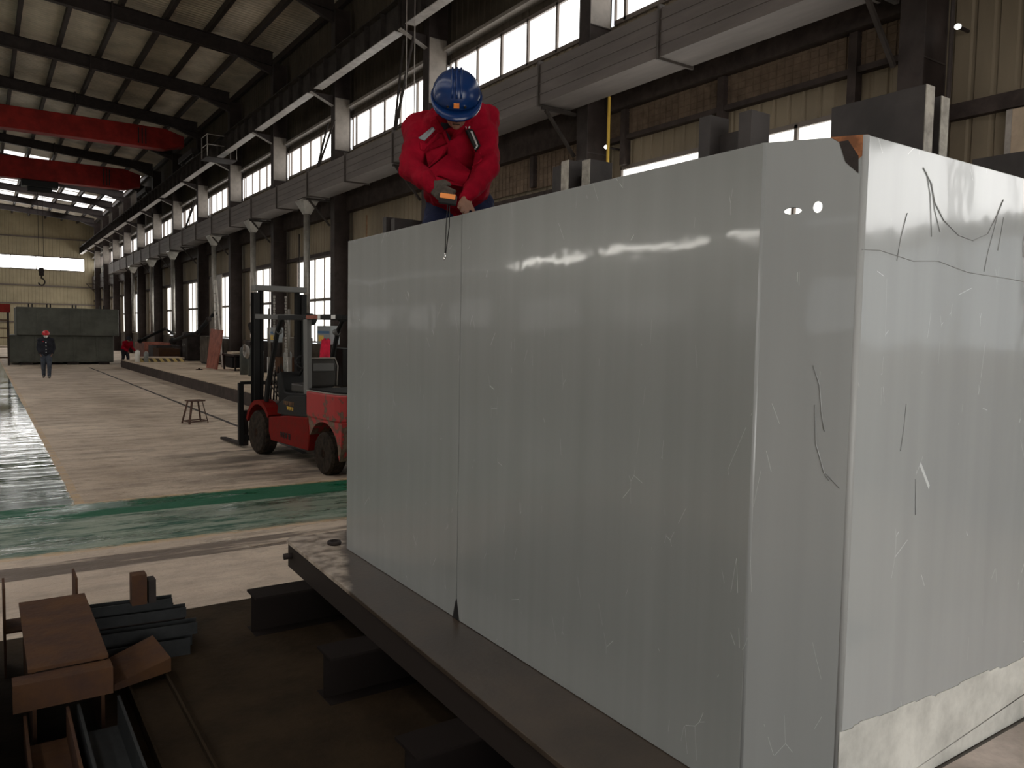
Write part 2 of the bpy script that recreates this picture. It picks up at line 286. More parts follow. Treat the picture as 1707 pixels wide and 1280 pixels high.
# ------------------------------------------------------------------ mesh helpers
class MB:
    def __init__(s): s.bm = bmesh.new(); s.M = Matrix()
    def _add(s, vs, fs):
        b = [s.bm.verts.new(s.M @ V(v)) for v in vs]
        for f in fs:
            try: s.bm.faces.new([b[i] for i in f])
            except ValueError: pass
        return b
    def box(s, x0, x1, y0, y1, z0, z1):
        v = [(x, y, z) for z in (z0, z1) for y in (y0, y1) for x in (x0, x1)]
        return s._add(v, [(0, 2, 3, 1), (4, 5, 7, 6), (0, 1, 5, 4), (2, 6, 7, 3), (0, 4, 6, 2), (1, 3, 7, 5)])
    def hexa(s, v):   # 8 corners: bottom four ccw, top four ccw
        return s._add(v, [(3, 2, 1, 0), (4, 5, 6, 7), (0, 1, 5, 4), (1, 2, 6, 5), (2, 3, 7, 6), (3, 0, 4, 7)])
    def prism(s, pts, axis, a, b):   # polygon in the plane normal to axis, extruded a..b
        n = len(pts)
        def mk(p, t):
            return {'x': (t, p[0], p[1]), 'y': (p[0], t, p[1]), 'z': (p[0], p[1], t)}[axis]
        v = [mk(p, a) for p in pts] + [mk(p, b) for p in pts]
        f = [tuple(range(n))[::-1], tuple(range(n, 2 * n))] + [(i, (i + 1) % n, n + (i + 1) % n, n + i) for i in range(n)]
        return s._add(v, f)
    def cyl(s, p, q, r, r2=None, n=16, caps=True):
        p, q = V(p), V(q); r2 = r if r2 is None else r2
        d = (q - p).normalized(); a = d.orthogonal().normalized(); c = d.cross(a)
        vs = []
        for (o, rr) in ((p, r), (q, r2)):
            for i in range(n):
                t = 2 * math.pi * i / n; vs.append(o + (a * math.cos(t) + c * math.sin(t)) * rr)
        f = [(i, (i + 1) % n, n + (i + 1) % n, n + i) for i in range(n)]
        if caps: f += [tuple(range(n))[::-1], tuple(range(n, 2 * n))]
        return s._add(vs, f)
    def bar(s, p, q, w, h, up=(0, 0, 1)):
        p, q = V(p), V(q); d = (q - p).normalized(); u = V(up)
        if abs(d.dot(u)) > .98: u = V((1, 0, 0))
        a = d.cross(u).normalized() * w / 2; c = a.cross(d).normalized() * h / 2
        s.hexa([p - a - c, p + a - c, p + a + c, p - a + c, q - a - c, q + a - c, q + a + c, q - a + c])
    def tube(s, pts, r, n=10):
        pts = [V(p) for p in pts]; R = r if isinstance(r, (list, tuple)) else [r] * len(pts)
        rings = []; prev = None
        for i, p in enumerate(pts):
            d = (pts[min(i + 1, len(pts) - 1)] - pts[max(i - 1, 0)]).normalized()
            if prev is None: a = d.orthogonal().normalized()
            else: a = (prev - d * prev.dot(d)).normalized()
            prev = a; c = d.cross(a)
            rings.append([s.bm.verts.new(s.M @ (p + (a * math.cos(2 * math.pi * k / n) + c * math.sin(2 * math.pi * k / n)) * R[i])) for k in range(n)])
        for A, B in zip(rings, rings[1:]):
            for k in range(n): s.bm.faces.new((A[k], A[(k + 1) % n], B[(k + 1) % n], B[k]))
        s.bm.faces.new(rings[0][::-1]); s.bm.faces.new(rings[-1])
    def lathe(s, prof, o=(0, 0, 0), n=20, axis='z'):   # prof: (r, h)
        o = V(o); rings = []
        def mk(r, h, t):
            x, y = r * math.cos(t), r * math.sin(t)
            return o + {'z': V((x, y, h)), 'x': V((h, x, y)), 'y': V((y, h, x))}[axis]
        for r, h in prof:
            rings.append([s.bm.verts.new(s.M @ mk(max(r, 1e-4), h, 2 * math.pi * k / n)) for k in range(n)])
        for A, B in zip(rings, rings[1:]):
            for k in range(n): s.bm.faces.new((A[k], A[(k + 1) % n], B[(k + 1) % n], B[k]))
        s.bm.faces.new(rings[0][::-1]); s.bm.faces.new(rings[-1])
    def ell(s, c, r, R=None, nu=16, nv=10):
        c = V(c); r = V(r); R = R or Matrix.Identity(3)
        g = []
        for j in range(1, nv):
            ph = math.pi * j / nv
            g.append([s.bm.verts.new(s.M @ (c + R @ V((r.x * math.sin(ph) * math.cos(2 * math.pi * i / nu), r.y * math.sin(ph) * math.sin(2 * math.pi * i / nu), r.z * math.cos(ph))))) for i in range(nu)])
        t = s.bm.verts.new(s.M @ (c + R @ V((0, 0, r.z)))); b = s.bm.verts.new(s.M @ (c - R @ V((0, 0, r.z))))
        for A, B in zip(g, g[1:]):
            for i in range(nu): s.bm.faces.new((A[i], B[i], B[(i + 1) % nu], A[(i + 1) % nu]))
        for i in range(nu):
            s.bm.faces.new((t, g[0][i], g[0][(i + 1) % nu])); s.bm.faces.new((b, g[-1][(i + 1) % nu], g[-1][i]))
    def cap(s, p, q, r1, r2, n=14):   # tapered capsule
        p, q = V(p), V(q); d = (q - p); Lh = d.length
        if Lh < 1e-5: return s.ell(p, (r1, r1, r1))
        d.normalize(); a = d.orthogonal().normalized(); c = d.cross(a); rings = []
        prof = [(-math.cos(t) * r1, math.sin(t) * r1) for t in (.35, .8, 1.2)] + [(0, r1), (Lh, r2)] + [(Lh + math.cos(t) * r2, math.sin(t) * r2) for t in (1.2, .8, .35)]
        for h, r in prof: rings.append([s.bm.verts.new(s.M @ (p + d * h + (a * math.cos(2 * math.pi * k / n) + c * math.sin(2 * math.pi * k / n)) * r)) for k in range(n)])
        for A, B in zip(rings, rings[1:]):
            for k in range(n): s.bm.faces.new((A[k], A[(k + 1) % n], B[(k + 1) % n], B[k]))
        s.bm.faces.new(rings[0][::-1]); s.bm.faces.new(rings[-1])
    def build(s, name, material, parent=None, smooth=False, bevel=0.0, remesh=0.0, disp=0.0, smooth_it=2):
        bmesh.ops.recalc_face_normals(s.bm, faces=s.bm.faces[:])
        me = bpy.data.meshes.new(name); s.bm.to_mesh(me); s.bm.free()
        me.materials.append(material if not isinstance(material, str) else K[material])
        o = bpy.data.objects.new(name, me); COL.objects.link(o)
        if parent: o.parent = parent
        if smooth:
            for p in me.polygons: p.use_smooth = True
        if bevel:
            md = o.modifiers.new('bevel', 'BEVEL'); md.width = bevel; md.segments = 2; md.limit_method = 'ANGLE'
        if remesh:
            md = o.modifiers.new('remesh', 'REMESH'); md.mode = 'VOXEL'; md.voxel_size = remesh; md.use_smooth_shade = True
            md = o.modifiers.new('smooth', 'SMOOTH'); md.factor = .5; md.iterations = smooth_it
            if disp:
                tx = bpy.data.textures.new(name, 'CLOUDS'); tx.noise_scale = .075; tx.noise_depth = 1; tx.noise_type = 'SOFT_NOISE'
                md = o.modifiers.new('folds', 'DISPLACE'); md.texture = tx; md.strength = disp; md.mid_level = .5
        return o
def thing(name, label, cat, loc=(0, 0, 0), rz=0, group=None):
    o = bpy.data.objects.new(name, None); COL.objects.link(o); o.location = loc; o.rotation_euler = (0, 0, rz)
    o.empty_display_size = .2
    return tag(o, label, cat, group)
def tag(o, label, cat, group=None):
    o['label'] = label; o['category'] = cat
    if group: o['group'] = group
    return o
def struct(o): o['kind'] = 'structure'; return o
def kids(o): return [c for c in bpy.data.objects if c.parent == o]
def dup(o, parent=None):
    c = o.copy(); COL.objects.link(c)
    if parent: c.parent = parent
    for k in kids(o): dup(k, c)
    return c
def mbox(*a):
    b = MB(); b.box(*a); return b
ORD = ['first', 'second', 'third', 'fourth', 'fifth', 'sixth', 'seventh', 'eighth', 'ninth', 'tenth', 'eleventh', 'twelfth', 'thirteenth', 'fourteenth', 'fifteenth', 'sixteenth', 'seventeenth', 'eighteenth', 'nineteenth', 'twentieth', 'twenty-first', 'twenty-second', 'twenty-third']

# ================================================================== SETTING
XL, XR, YN, YF = -14.5, 9.6, -9.0, 89.1
YC = [-6.9 + 6 * k for k in range(17)]        # column lines
def zroof(x):
    xr = -2.45
    return 12.95 - .085 * (abs(x - xr) - (1.3 - xr)) if True else 0
b = MB(); b.box(XL - .3, XR + .3, YN - .3, YF + .3, -.2, 0); struct(b.build('floor', 'floor'))

def corrugated(bm, axis, pos, a0, a1, z0, z1, pitch=.25, depth=.035, side=1):
    """vertical ribbed sheet; axis 'y' runs along y at x=pos, 'x' runs along x at y=pos"""
    p = pitch; i0 = math.floor(a0 / p); i1 = math.ceil(a1 / p); prof = []
    depth = .022
    for i in range(i0, i1 + 1): prof += [(i * p, 0), (i * p + .70 * p, 0), (i * p + .78 * p, depth), (i * p + .92 * p, depth)]
    def at(t):
        u = (t / p - math.floor(t / p))
        return 0 if u <= .70 else depth * (u - .70) / .08 if u < .78 else depth if u < .92 else depth * (1 - u) / .08
    pts = [(a0, at(a0))] + [q for q in prof if a0 + 1e-4 < q[0] < a1 - 1e-4] + [(a1, at(a1))]; vs = []
    for z in (z0, z1):
        for t, d in pts: vs.append((pos + side * d, t, z) if axis == 'y' else (t, pos + side * d, z))
    k = len(pts)
    bm._add(vs, [(i, i + 1, k + i + 1, k + i) for i in range(k - 1)])
    # outer skin so that the wall has thickness
    o = -side * -1
    off = .06
    if axis == 'y':
        x0, x1 = sorted((pos + side * .045, pos + side * (.045 + off))); bm.box(x0, x1, a0, a1, z0, z1)
    else:
        y0, y1 = sorted((pos + side * .045, pos + side * (.045 + off))); bm.box(a0, a1, y0, y1, z0, z1)

# --- right wall with its window holes
UZ0, UZ1 = 7.55, 8.52
def low_win(k):     # (y0, y1, z0, z1) of the lower window in the bay that starts at YC[k]
    y = YC[k]
    if k == 0: return (y + 1.2, y + 5.75, 1.77, 4.55)
    if k == 1: return None
    if k == 2: return (y + .9, y + 5.6, 1.55, 4.97)
    if k == 3: return (y + 1.6, y + 4.6, 1.55, 4.0)
    return (y + 1.35, y + 4.95, 1.55, 4.42)
wb = MB()
corrugated(wb, 'y', XR, YN, YF, 5.3, UZ0)
for k in range(16):
    y0, y1 = YC[k], YC[k + 1]
    L_ = low_win(k)
    if L_ is None: corrugated(wb, 'y', XR, y0, y1, 1.5, 5.3); continue
    a, c, z0, z1 = L_
    corrugated(wb, 'y', XR, y0, a, 1.5, 5.3); corrugated(wb, 'y', XR, c, y1, 1.5, 5.3)
    corrugated(wb, 'y', XR, a, c, z1, 5.3)
    if z0 > 1.56: corrugated(wb, 'y', XR, a, c, 1.5, z0)
corrugated(wb, 'y', XR, YN, YC[0], 1.5, 5.3)
wr_ = struct(wb.build('wall_right', 'sheet'))
wb = MB(); corrugated(wb, 'y', XR, YN, YF, UZ1, 12.22); wb.build('upper_cladding', 'sheet_upper', wr_)  # upper cladding in a darker sheet tone
b = MB(); b.box(XR - .12, XR + .1, YN, YF, 0, 1.5); struct(b.build('baseboard_right', 'brick'))
# brown insulation strip with wire mesh over the near bays
b = MB(); b.box(XR - .06, XR - .045, 5.1, 11.1, 5.50, 5.95); b.box(XR - .06, XR - .045, 11.1, 17.1, 4.95, 5.62)
for i in range(86):
    y = 5.2 + i * .137; b.box(XR - .075, XR - .067, y, y + .012, 5.50 if y < 11.1 else 4.95, 5.95 if y < 11.1 else 5.62)
for z in (5.6, 5.7, 5.8, 5.9): b.box(XR - .075, XR - .067, 5.1, 11.1, z, z + .01)
for z in (5.1, 5.22, 5.34, 5.46, 5.58): b.box(XR - .075, XR - .067, 11.1, 17.1, z, z + .01)
struct(b.build('trim_1', 'brown_sheet'))
# girts
gi = 2
def girt(z0, z1, x0, mat_, y0=YN, y1=YF):
    global gi
    b = MB(); b.box(x0, XR - .002 if x0 > 9.3 else x0 + .16, y0, y1, z0, z1); struct(b.build('trim_%d' % gi, mat_)); gi += 1
girt(5.95, 6.9, 9.36, 'girt', 5.1, 11.1); girt(5.62, 6.9, 9.36, 'girt', 11.1)
for yy in (6.15, 8.35, 10.55, 13.3, 15.4):
    b = MB(); b.box(9.44, 9.58, yy - .06, yy + .06, 4.98, 5.94 if yy < 11 else 5.61); struct(b.build('trim_%d' % gi, 'girt')); gi += 1
if 1:
    pass
girt(5.42, 5.50, 9.47, 'girt', 5.1, 11.1); girt(4.56, 4.74, 9.49, 'girt', YN, 5.1); girt(6.9, 7.0, 9.49, 'girt'); girt(8.72, 8.80, 9.36, 'column_grey')
girt(4.74, 4.86, 9.49, 'girt', 11.1, 17.1); girt(4.44, 4.56, 9.49, 'girt', 17.1); girt(10.2, 10.35, 9.49, 'girt')

wn = 1
def window(axis, pos, a0, a1, z0, z1, divs, pane, trans=(), fw=.04, ft=.05, inward=-1):
    """frame with mullions; luminous daylight pane behind it"""
    global wn
    fr = MB()
    def bx(m, s0, s1, za, zb, d0, d1):
        if axis == 'y': m.box(*sorted((pos + inward * d0, pos + inward * d1)), s0, s1, za, zb)
        else: m.box(s0, s1, *sorted((pos + inward * d0, pos + inward * d1)), za, zb)
    bx(fr, a0, a1, z0 - .02, z0 + fw, -.04, ft); bx(fr, a0, a1, z1 - fw, z1 + .02, -.04, ft)
    ys = [a0 + (a1 - a0) * i / divs for i in range(divs + 1)] if isinstance(divs, int) else divs
    for i, y in enumerate(ys):
        h = fw * .5; bx(fr, max(a0, y - h), min(a1, y + h), z0, z1, 0, ft)
    for t in trans: bx(fr, a0, a1, t - .05, t + .05, 0, ft)
    f = struct(fr.build('window_%d' % wn, 'frame')); wn += 1
    p = MB(); bx(p, a0, a1, z0, z1, -.012, -.004); p.build('window_pane', pane, f)
    return f
for k in range(16):     # the high strip, one window to each bay
    window('y', XR - .0, YC[k] + .12, YC[k + 1] - .12, UZ0, UZ1, [YC[k] + .12] + [YC[k] + .6 + i * 1.0 for i in range(6)] + [YC[k + 1] - .12], 'pane_hi', fw=.06)
for k in range(16):
    L_ = low_win(k)
    if L_ is None: continue
    a, c, z0, z1 = L_
    if k == 0: window('y', XR, a, c, 3.26, z1, [a, a + 1.6, -2.0, c], 'pane_near', fw=.12); window('y', XR, a, c, z0, 3.26, [a, a + 1.6, -2.0, c], 'pane_near_low', fw=.12)
    elif k == 2: window('y', XR, a, c, z0, z1, [a, a + 1.05, c - 1.9, c], 'pane_lo', (3.2,), fw=.05)
    else: window('y', XR, a, c, z0, z1, 4, 'pane_lo', (3.0,))
# --- end wall
b = MB()
for z0, z1 in ((0, 7.35), (8.68, 13.4)): corrugated(b, 'x', YF, XL, XR, z0, z1, .3, .04)
corrugated(b, 'x', YF, 8.7, XR, 7.35, 8.68, .3, .04); corrugated(b, 'x', YF, XL, -14.0, 7.35, 8.68, .3, .04)
struct(b.build('wall_far', 'sheet_far'))
window('x', YF, -14.0, 8.7, 7.35, 8.68, [-14 + i * 22.7 / 11 for i in range(12)], 'pane_end', fw=.08)
for z in (2.2, 4.0, 5.75, 10.4):
    b = MB(); b.box(XL, XR, YF - .12, YF - .01, z, z + .13); struct(b.build('trim_%d' % gi, 'frame')); gi += 1
# --- left wall (out of view; its window bands are shaped for reflections in the paint)
b = MB()
for z0, z1 in ((0, 2.2), (3.5, 4.9), (5.15, 7.6), (8.5, 11.9)): b.box(XL - .1, XL, YN, YF, z0, z1)
for k in range(16):
    y = YC[k]; b.box(XL - .1, XL, y - .9, y + 1.2, 2.2, 3.5); b.box(XL - .1, XL, y - .5, y + .5, 4.9, 5.15); b.box(XL - .1, XL, y - .3, y + .3, 7.6, 8.5)
struct(b.build('wall_left', 'sheet'))
for k in range(16):
    y = YC[k]; y1 = min(y + 6, YF)
    window('y', XL, y + 1.2, y1 - .9, 2.2, 3.5, 3, 'pane_left', inward=1)
    window('y', XL, y + .5, y1 - .5, 4.9, 5.15, 1, 'streak_slot' if k in (3, 4, 5) else 'pane_left', inward=1, fw=.02)  # unseen narrow slots; the bright ones are shaped for streaks on the tank side
    window('y', XL, y + .3, y1 - .3, 7.6, 8.5, 5, 'pane_left_high', inward=1)
# --- near wall behind the camera, with an unseen bright door added to light the tank front
b = MB(); b.box(XL, -6, YN - .1, YN, 0, 13.4); b.box(4.5, XR, YN - .1, YN, 0, 13.4); b.box(-6, 4.5, YN - .1, YN, 5.2, 13.4)
struct(b.build('wall_near', 'sheet'))
b = MB()
for i in range(6): b.box(-6 + i * 1.75, -6 + i * 1.75 + .08, YN - .06, YN, 0, 5.2)
for z in (0, 1.6, 5.1): b.box(-6, 4.5, YN - .06, YN, z, z + .1)
d = struct(b.build('door_1', 'frame')); mbox(-6, 4.5, YN - .09, YN - .07, 0, 5.2).build('door_panel', 'pane_far', d)
# --- roof
b = MB(); xr = -2.45
for (xa, xb) in ((XL - .3, xr), (xr, XR + .3)):
    za, zb = zroof(xa), zroof(xb)
    b.hexa([(xa, YN - .2, za), (xb, YN - .2, zb), (xb, YF + .2, zb), (xa, YF + .2, za), (xa, YN - .2, za + .06), (xb, YN - .2, zb + .06), (xb, YF + .2, zb + .06), (xa, YF + .2, za + .06)])
struct(b.build('ceiling', 'roof'))
# purlins, continuous down the hall
px = [1.31 + 1.355 * i for i in range(-11, 7)]
pl = None
vis = [x for x in px if x > -.2]
for i, x in enumerate(px):
    z = zroof(x) - .03
    b = MB(); b.box(-.035, .035, YN, YF, -.24, -.01); b.box(.035, .10, YN, YF, -.05, -.02); b.box(.035, .10, YN, YF, -.24, -.215)
    o = b.build('roof_purlin', 'rafter'); o.location = (x, 0, z)
    n = sum(1 for q in px if q > x)
    tag(o, 'dark roof purlin running the length of the hall, %s one in from the window wall' % ORD[n], 'purlin', 'roof purlins')
# luminous roof sheets toward the far end
xs = px
for i in range(3, 17):
    for (y0, y1) in ((59.3, 64.9), (65.3, 70.9), (71.3, 76.9), (77.3, 82.9)):
        if (i * 7 + int(y0)) % 5 == 0 or i in (3, 6) or xs[i] < -9: continue
        x0, x1 = xs[i] + .12, xs[i + 1] - .12
        if x0 < xr < x1: continue
        b = MB(); z0, z1 = zroof(x0) - .012, zroof(x1) - .012
        b.hexa([(x0, y0, z0), (x1, y0, z1), (x1, y1, z1), (x0, y1, z0), (x0, y0, z0 + .008), (x1, y0, z1 + .008), (x1, y1, z1 + .008), (x0, y1, z0 + .008)])
        struct(b.build('window_%d' % wn, 'roof_pane')); wn += 1
# unseen glowing strips added in the other roof half to light floor and tank
for (i0) in (1, 3, 6):
    x0, x1 = px[i0] + .12, px[i0 + 1] - .12
    for k in range(9):
        y0, y1 = YC[k] + .2, YC[k + 1] - .2; z0, z1 = zroof(x0) - .012, zroof(x1) - .012
        b = MB(); b.hexa([(x0, y0, z0), (x1, y0, z1), (x1, y1, z1), (x0, y1, z0), (x0, y0, z0 + .008), (x1, y0, z1 + .008), (x1, y1, z1 + .008), (x0, y1, z0 + .008)])
        struct(b.build('window_%d' % wn, 'fill_strip')); wn += 1  # added unseen fill strips, numbered along with the windows
# rafters
def rafter_z(x): return zroof(x) - .30
first = None
for n, y in enumerate(YC[3:16]):
    if first is None:
        r = thing('roof_rafter', '', 'rafter', (0, 0, 0))
        b = MB(); X0, X1 = XL + .2, 9.0
        b.prism([(X0, rafter_z(X0) - .45), (xr, rafter_z(xr) - .45), (X1, rafter_z(X1) - .5), (X1, rafter_z(X1)), (xr, rafter_z(xr)), (X0, rafter_z(X0))], 'y', -.006, .006)
        b.build('web', 'rafter', r)
        for dz in (-.47, 0):
            b = MB(); b.prism([(X0, rafter_z(X0) + dz), (xr, rafter_z(xr) + dz), (X1, rafter_z(X1) + dz), (X1, rafter_z(X1) + dz + .02), (xr, rafter_z(xr) + dz + .02), (X0, rafter_z(X0) + dz + .02)], 'y', -.11, .11)
            b.build('flange', 'rafter', r)
        for sxx in (3.75, -8.6):
            b = MB(); b.box(sxx - .03, sxx + .03, -.14, .14, rafter_z(sxx) - .62, rafter_z(sxx) + .06); b.build('splice_plate', 'rafter', r)
        b = MB(); b.prism([(7.8, rafter_z(7.8) - .47), (9.0, rafter_z(9) - .5), (9.0, rafter_z(9) - .8)], 'y', -.08, .08); b.build('haunch', 'rafter', r)
        first = r
    else: r = dup(first)
    r.location = (0, y, 0)
    tag(r, 'dark steel roof rafter spanning the hall, %s crossing from the camera' % ORD[n], 'rafter', 'roof rafters')

# ================================================================== COLUMNS, CRANE RUNWAY
first = None
for n, y in enumerate(YC[1:16]):
    if first is None:
        c = thing('steel_column', '', 'column')
        mbox(8.97, 8.985, -.15, .15, 0, 11.6).build('flange', 'column_dark', c)
        mbox(9.455, 9.47, -.15, .15, 0, 11.6).build('flange', 'column_dark', c)
        mbox(8.985, 9.455, -.14, -.132, 7.44, 8.98).build('web', 'column_grey', c); mbox(8.985, 9.455, -.14, -.132, 9.0, 11.6).build('web', 'column_low', c); mbox(8.985, 9.455, -.14, -.132, 0, 7.44).build('web', 'column_low', c)  # web split by height: grey middle, darker below and above
        for z in (5.2, 7.42, 8.98): mbox(8.985, 9.455, -.15, -.1395, z, z + .02).build('stiffener_plate', 'column_dark', c)
        mbox(8.90, 9.5, -.22, .22, 0, .03).build('base_plate', 'column_dark', c)
        b = MB(); b.prism([(8.24, 9.06), (8.97, 9.06), (8.97, 8.74), (8.30, 9.02)], 'y', -.006, .006); b.build('corbel', 'column_dark', c)
        b = MB(); b.bar((8.26, 0, 9.045), (8.965, 0, 8.745), .16, .014); b.build('corbel_flange', 'pale_steel', c)
        mbox(8.22, 8.968, .17, .23, 5.90, 5.95).build('duct_bracket', 'girder_steel', c)
        b = MB(); b.bar((8.30, .2, 5.90), (8.965, .2, 5.18), .05, .05, (0, 1, 0)); b.build('bracket_brace', 'girder_steel', c)
        first = c
    else: c = dup(first)
    c.location = (0, y, 0)
    tag(c, 'steel column of the window wall, %s in line from the camera' % ORD[n], 'column', 'steel columns of the window wall')
first = None
for n in range(1, 16):
    y = YC[n]
    if first is None:
        g = thing('crane_runway_beam', '', 'beam')
        mbox(8.394, 8.406, .02, 5.98, 9.09, 9.74).build('web', 'girder_steel', g)
        mbox(8.27, 8.53, .28, 5.72, 9.075, 9.092).build('flange', 'pale_steel', g)  # pale tone paints the light this bottom flange catches
        mbox(8.23, 8.57, .02, 5.98, 9.74, 9.76).build('flange', 'girder_steel', g)
        mbox(8.365, 8.435, .0, 6.0, 9.76, 9.88).build('rail', 'dark_steel', g)
        for i in range(7):
            yy = .1 + i * .966; mbox(8.27, 8.394, yy, yy + .012, 9.095, 9.735).build('stiffener', 'girder_steel', g)
        first = g
    else: g = dup(first)
    g.location = (0, y, 0)
    tag(g, 'stiffened crane runway beam with bottom flange coloured as lit, %s span from the camera' % ORD[n - 1], 'beam', 'crane runway beams')
# bridge cranes
def crane(y, w, zb, zt, label, hoist_x, hook_z):
    c = thing('overhead_crane', label, 'crane', (0, y, 0))
    b = MB(); b.prism([(-13.6, 10.4), (-12.6, zb), (7.3, zb), (8.0, zb + .22), (8.15, zb + .22), (8.15, zt - .25), (7.3, zt), (-12.6, zt), (-13.6, 10.9)], 'y', -w, w)
    b.build('bridge_girder', 'red_crane', c, bevel=.02)
    b = MB(); b.box(8.22, 8.55, -1.5, 1.5, 10.0, 10.28); b.build('end_carriage', 'dark_steel', c, bevel=.03)
    for yy in (-1.25, 1.25):
        b = MB(); b.cyl((8.33, yy, 10.02), (8.47, yy, 10.02), .14); b.build('wheel', 'dark_steel', c, True)
    for xx in (6.15, 6.3, 6.45):
        b = MB(); b.box(xx, xx + .05, -w - .02, -w, zb + .12, zt - .12); b.build('stiffener', 'dark_steel', c)
    if hoist_x is not None:
        h = MB(); h.box(hoist_x - .9, hoist_x + .9, -.45, .45, zb - .38, zb - .03); h.cyl((hoist_x - .6, 0, zb - .42), (hoist_x + .6, 0, zb - .42), .22)
        h = h.build('hoist', 'black', c, bevel=.03)
        b = MB()
        for dx in (-.12, .12): b.cyl((hoist_x + dx, 0, hook_z + .6), (hoist_x + dx, 0, zb - .4), .012, n=8)
        b.build('hoist_rope', 'dark_steel', c)
        b = MB(); b.box(hoist_x - .12, hoist_x + .12, -.1, .1, hook_z + .1, hook_z + .55); b.cyl((hoist_x, -.13, hook_z + .4), (hoist_x, .13, hook_z + .4), .15)
        hk = b.build('hook_block', 'dark_steel', c, bevel=.02)
        b = MB(); b.tube([(hoist_x + .16 * math.sin(t) * 1, 0, hook_z - .25 + .2 * math.cos(t)) for t in [i * .45 for i in range(0, 11)]], .04)
        b.cyl((hoist_x, 0, hook_z - .08), (hoist_x, 0, hook_z + .12), .04); b.build('hook', 'dark_steel', hk, True)
    return c
crane(40.2, .32, 10.28, 11.22, 'near red overhead crane girder spanning the hall under the dark roof', None, 0)
crane(52.5, .32, 10.15, 11.35, 'farther red overhead crane girder with black hoist and hanging hook', 2.95, 4.7)

# small lamp platform on the runway
c = thing('service_platform', 'small railed metal service platform high beside the crane runway', 'platform', (8.35, 33.6, 8.8))
mbox(-.75, .45, -.5, .5, .0, .03).build('deck', 'dark_steel', c)
b = MB()
for x in (-.72, .5):
    for y in (-.47, .47): b.cyl((min(x, .42), y, .03), (min(x, .42), y, .9), .018, n=8)
for z in (.5, .9):
    b.tube([(-.72, .47, z), (-.72, -.47, z), (.42, -.47, z)], .016, 8)
b.build('railing', 'pale_steel', c)

# ================================================================== DUCT
D = thing('exhaust_duct', 'long galvanised rectangular exhaust duct running below the high windows', 'duct', (0, 0, 0))
ys = [8.42 + 2.94 * k for k in range(-4, 20)]
ds = MB(); ds.box(8.2, 8.86, 0, 2.90, 5.99, 6.68)
for z in (6.15, 6.33, 6.51): ds.box(8.188, 8.2, 0, 2.90, z, z + .02)
d0 = None
for i, y in enumerate(ys):
    if d0 is None: d0 = ds.build('duct_section', 'galv', D)
    else: d0 = d0.copy(); COL.objects.link(d0)
    d0.location = (0, y + .02, 0)
f0 = None
for i, y in enumerate(ys + [ys[-1] + 2.94]):
    if f0 is None:
        fb = MB(); fb.box(8.155, 8.2, -.02, .02, 5.95, 6.73); fb.box(8.86, 8.90, -.02, .02, 5.95, 6.73); fb.box(8.2, 8.86, -.02, .02, 5.95, 5.99); fb.box(8.2, 8.86, -.02, .02, 6.68, 6.73)
        f0 = fb.build('duct_flange', 'galv_dark', D)
    else: f0 = f0.copy(); COL.objects.link(f0)
    f0.location = (0, y, 0)
# drop pipes with funnels
def drop(y, zb, label, r=.10):
    c = thing('drop_pipe', label, 'pipe', (8.45, y, zb))
    b = MB(); b.lathe([(r, -.02 - zb + zb), (r, 5.55 - zb)], (0, 0, 0)); b.build('pipe', 'pipe', c, True)
    b = MB(); h = 5.55 - zb
    b.hexa([(-.1, -.1, h), (.1, -.1, h), (.1, .1, h), (-.1, .1, h), (-.24, -.34, h + .36), (.24, -.34, h + .36), (.24, .34, h + .36), (-.24, .34, h + .36)])
    b.box(-.25, .25, -.35, .35, h + .36, h + .42); b.build('funnel', 'pipe', c)
    b = MB(); b.lathe([(r + .02, 0), (r + .02, .06)], (0, 0, .05)); b.build('collar', 'galv_dark', c, True)
    return c
dp = []
dp.append(drop(23.9, 1.95, 'tall round duct drop pipe directly behind the forklift'))
dp.append(drop(29.7, 1.9, 'tall drop pipe left of the forklift mast with flared top'))
dp.append(drop(35.6, 2.5, 'pale drop pipe standing behind the stool, beside the ladder'))
dp.append(drop(44.4, 1.6, 'pale drop pipe near the hazard-striped block'))
dp.append(drop(50.6, 1.6, 'slim far drop pipe, just beyond the one over the striped block'))
dp.append(drop(57.4, 1.6, 'farthest slim drop pipe at the end of the exhaust duct'))
# fume extraction arms
def arm(c, pts, r):
    o = V(c.location)
    b = MB(); b.tube([V(p) - o for p in pts], r, 12); a = b.build('extraction_arm', 'blackmat', c, True)
    for p in pts[1:-1]:
        b = MB(); b.ell(V(p) - o, (r * 1.35,) * 3); b.build('joint', 'dark_steel', a, True)
    p, q = V(pts[-2]) - o, V(pts[-1]) - o; d = (q - p).normalized()
    b = MB(); b.cyl(q, q + d * .3, r * .9, r * 2.0); b.build('hood', 'blackmat', a, True)
arm(dp[2], [(8.36, 35.5, 2.52), (8.1, 35.1, 2.35), (7.9, 36.4, 1.72), (7.8, 38.2, 1.6), (7.7, 40.2, 1.35)], .09)
arm(dp[0], [(8.36, 24.0, 2.2), (8.1, 23.7, 1.75), (8.0, 22.5, 2.35), (7.9, 22.1, 2.3)], .09)
arm(dp[1], [(8.36, 29.7, 2.0), (8.15, 28.9, 2.1), (8.0, 28.0, 1.6)], .09)
arm(dp[3], [(8.45, 44.4, 1.65), (7.9, 43.6, 1.9), (7.2, 46.0, 1.3)], .07)
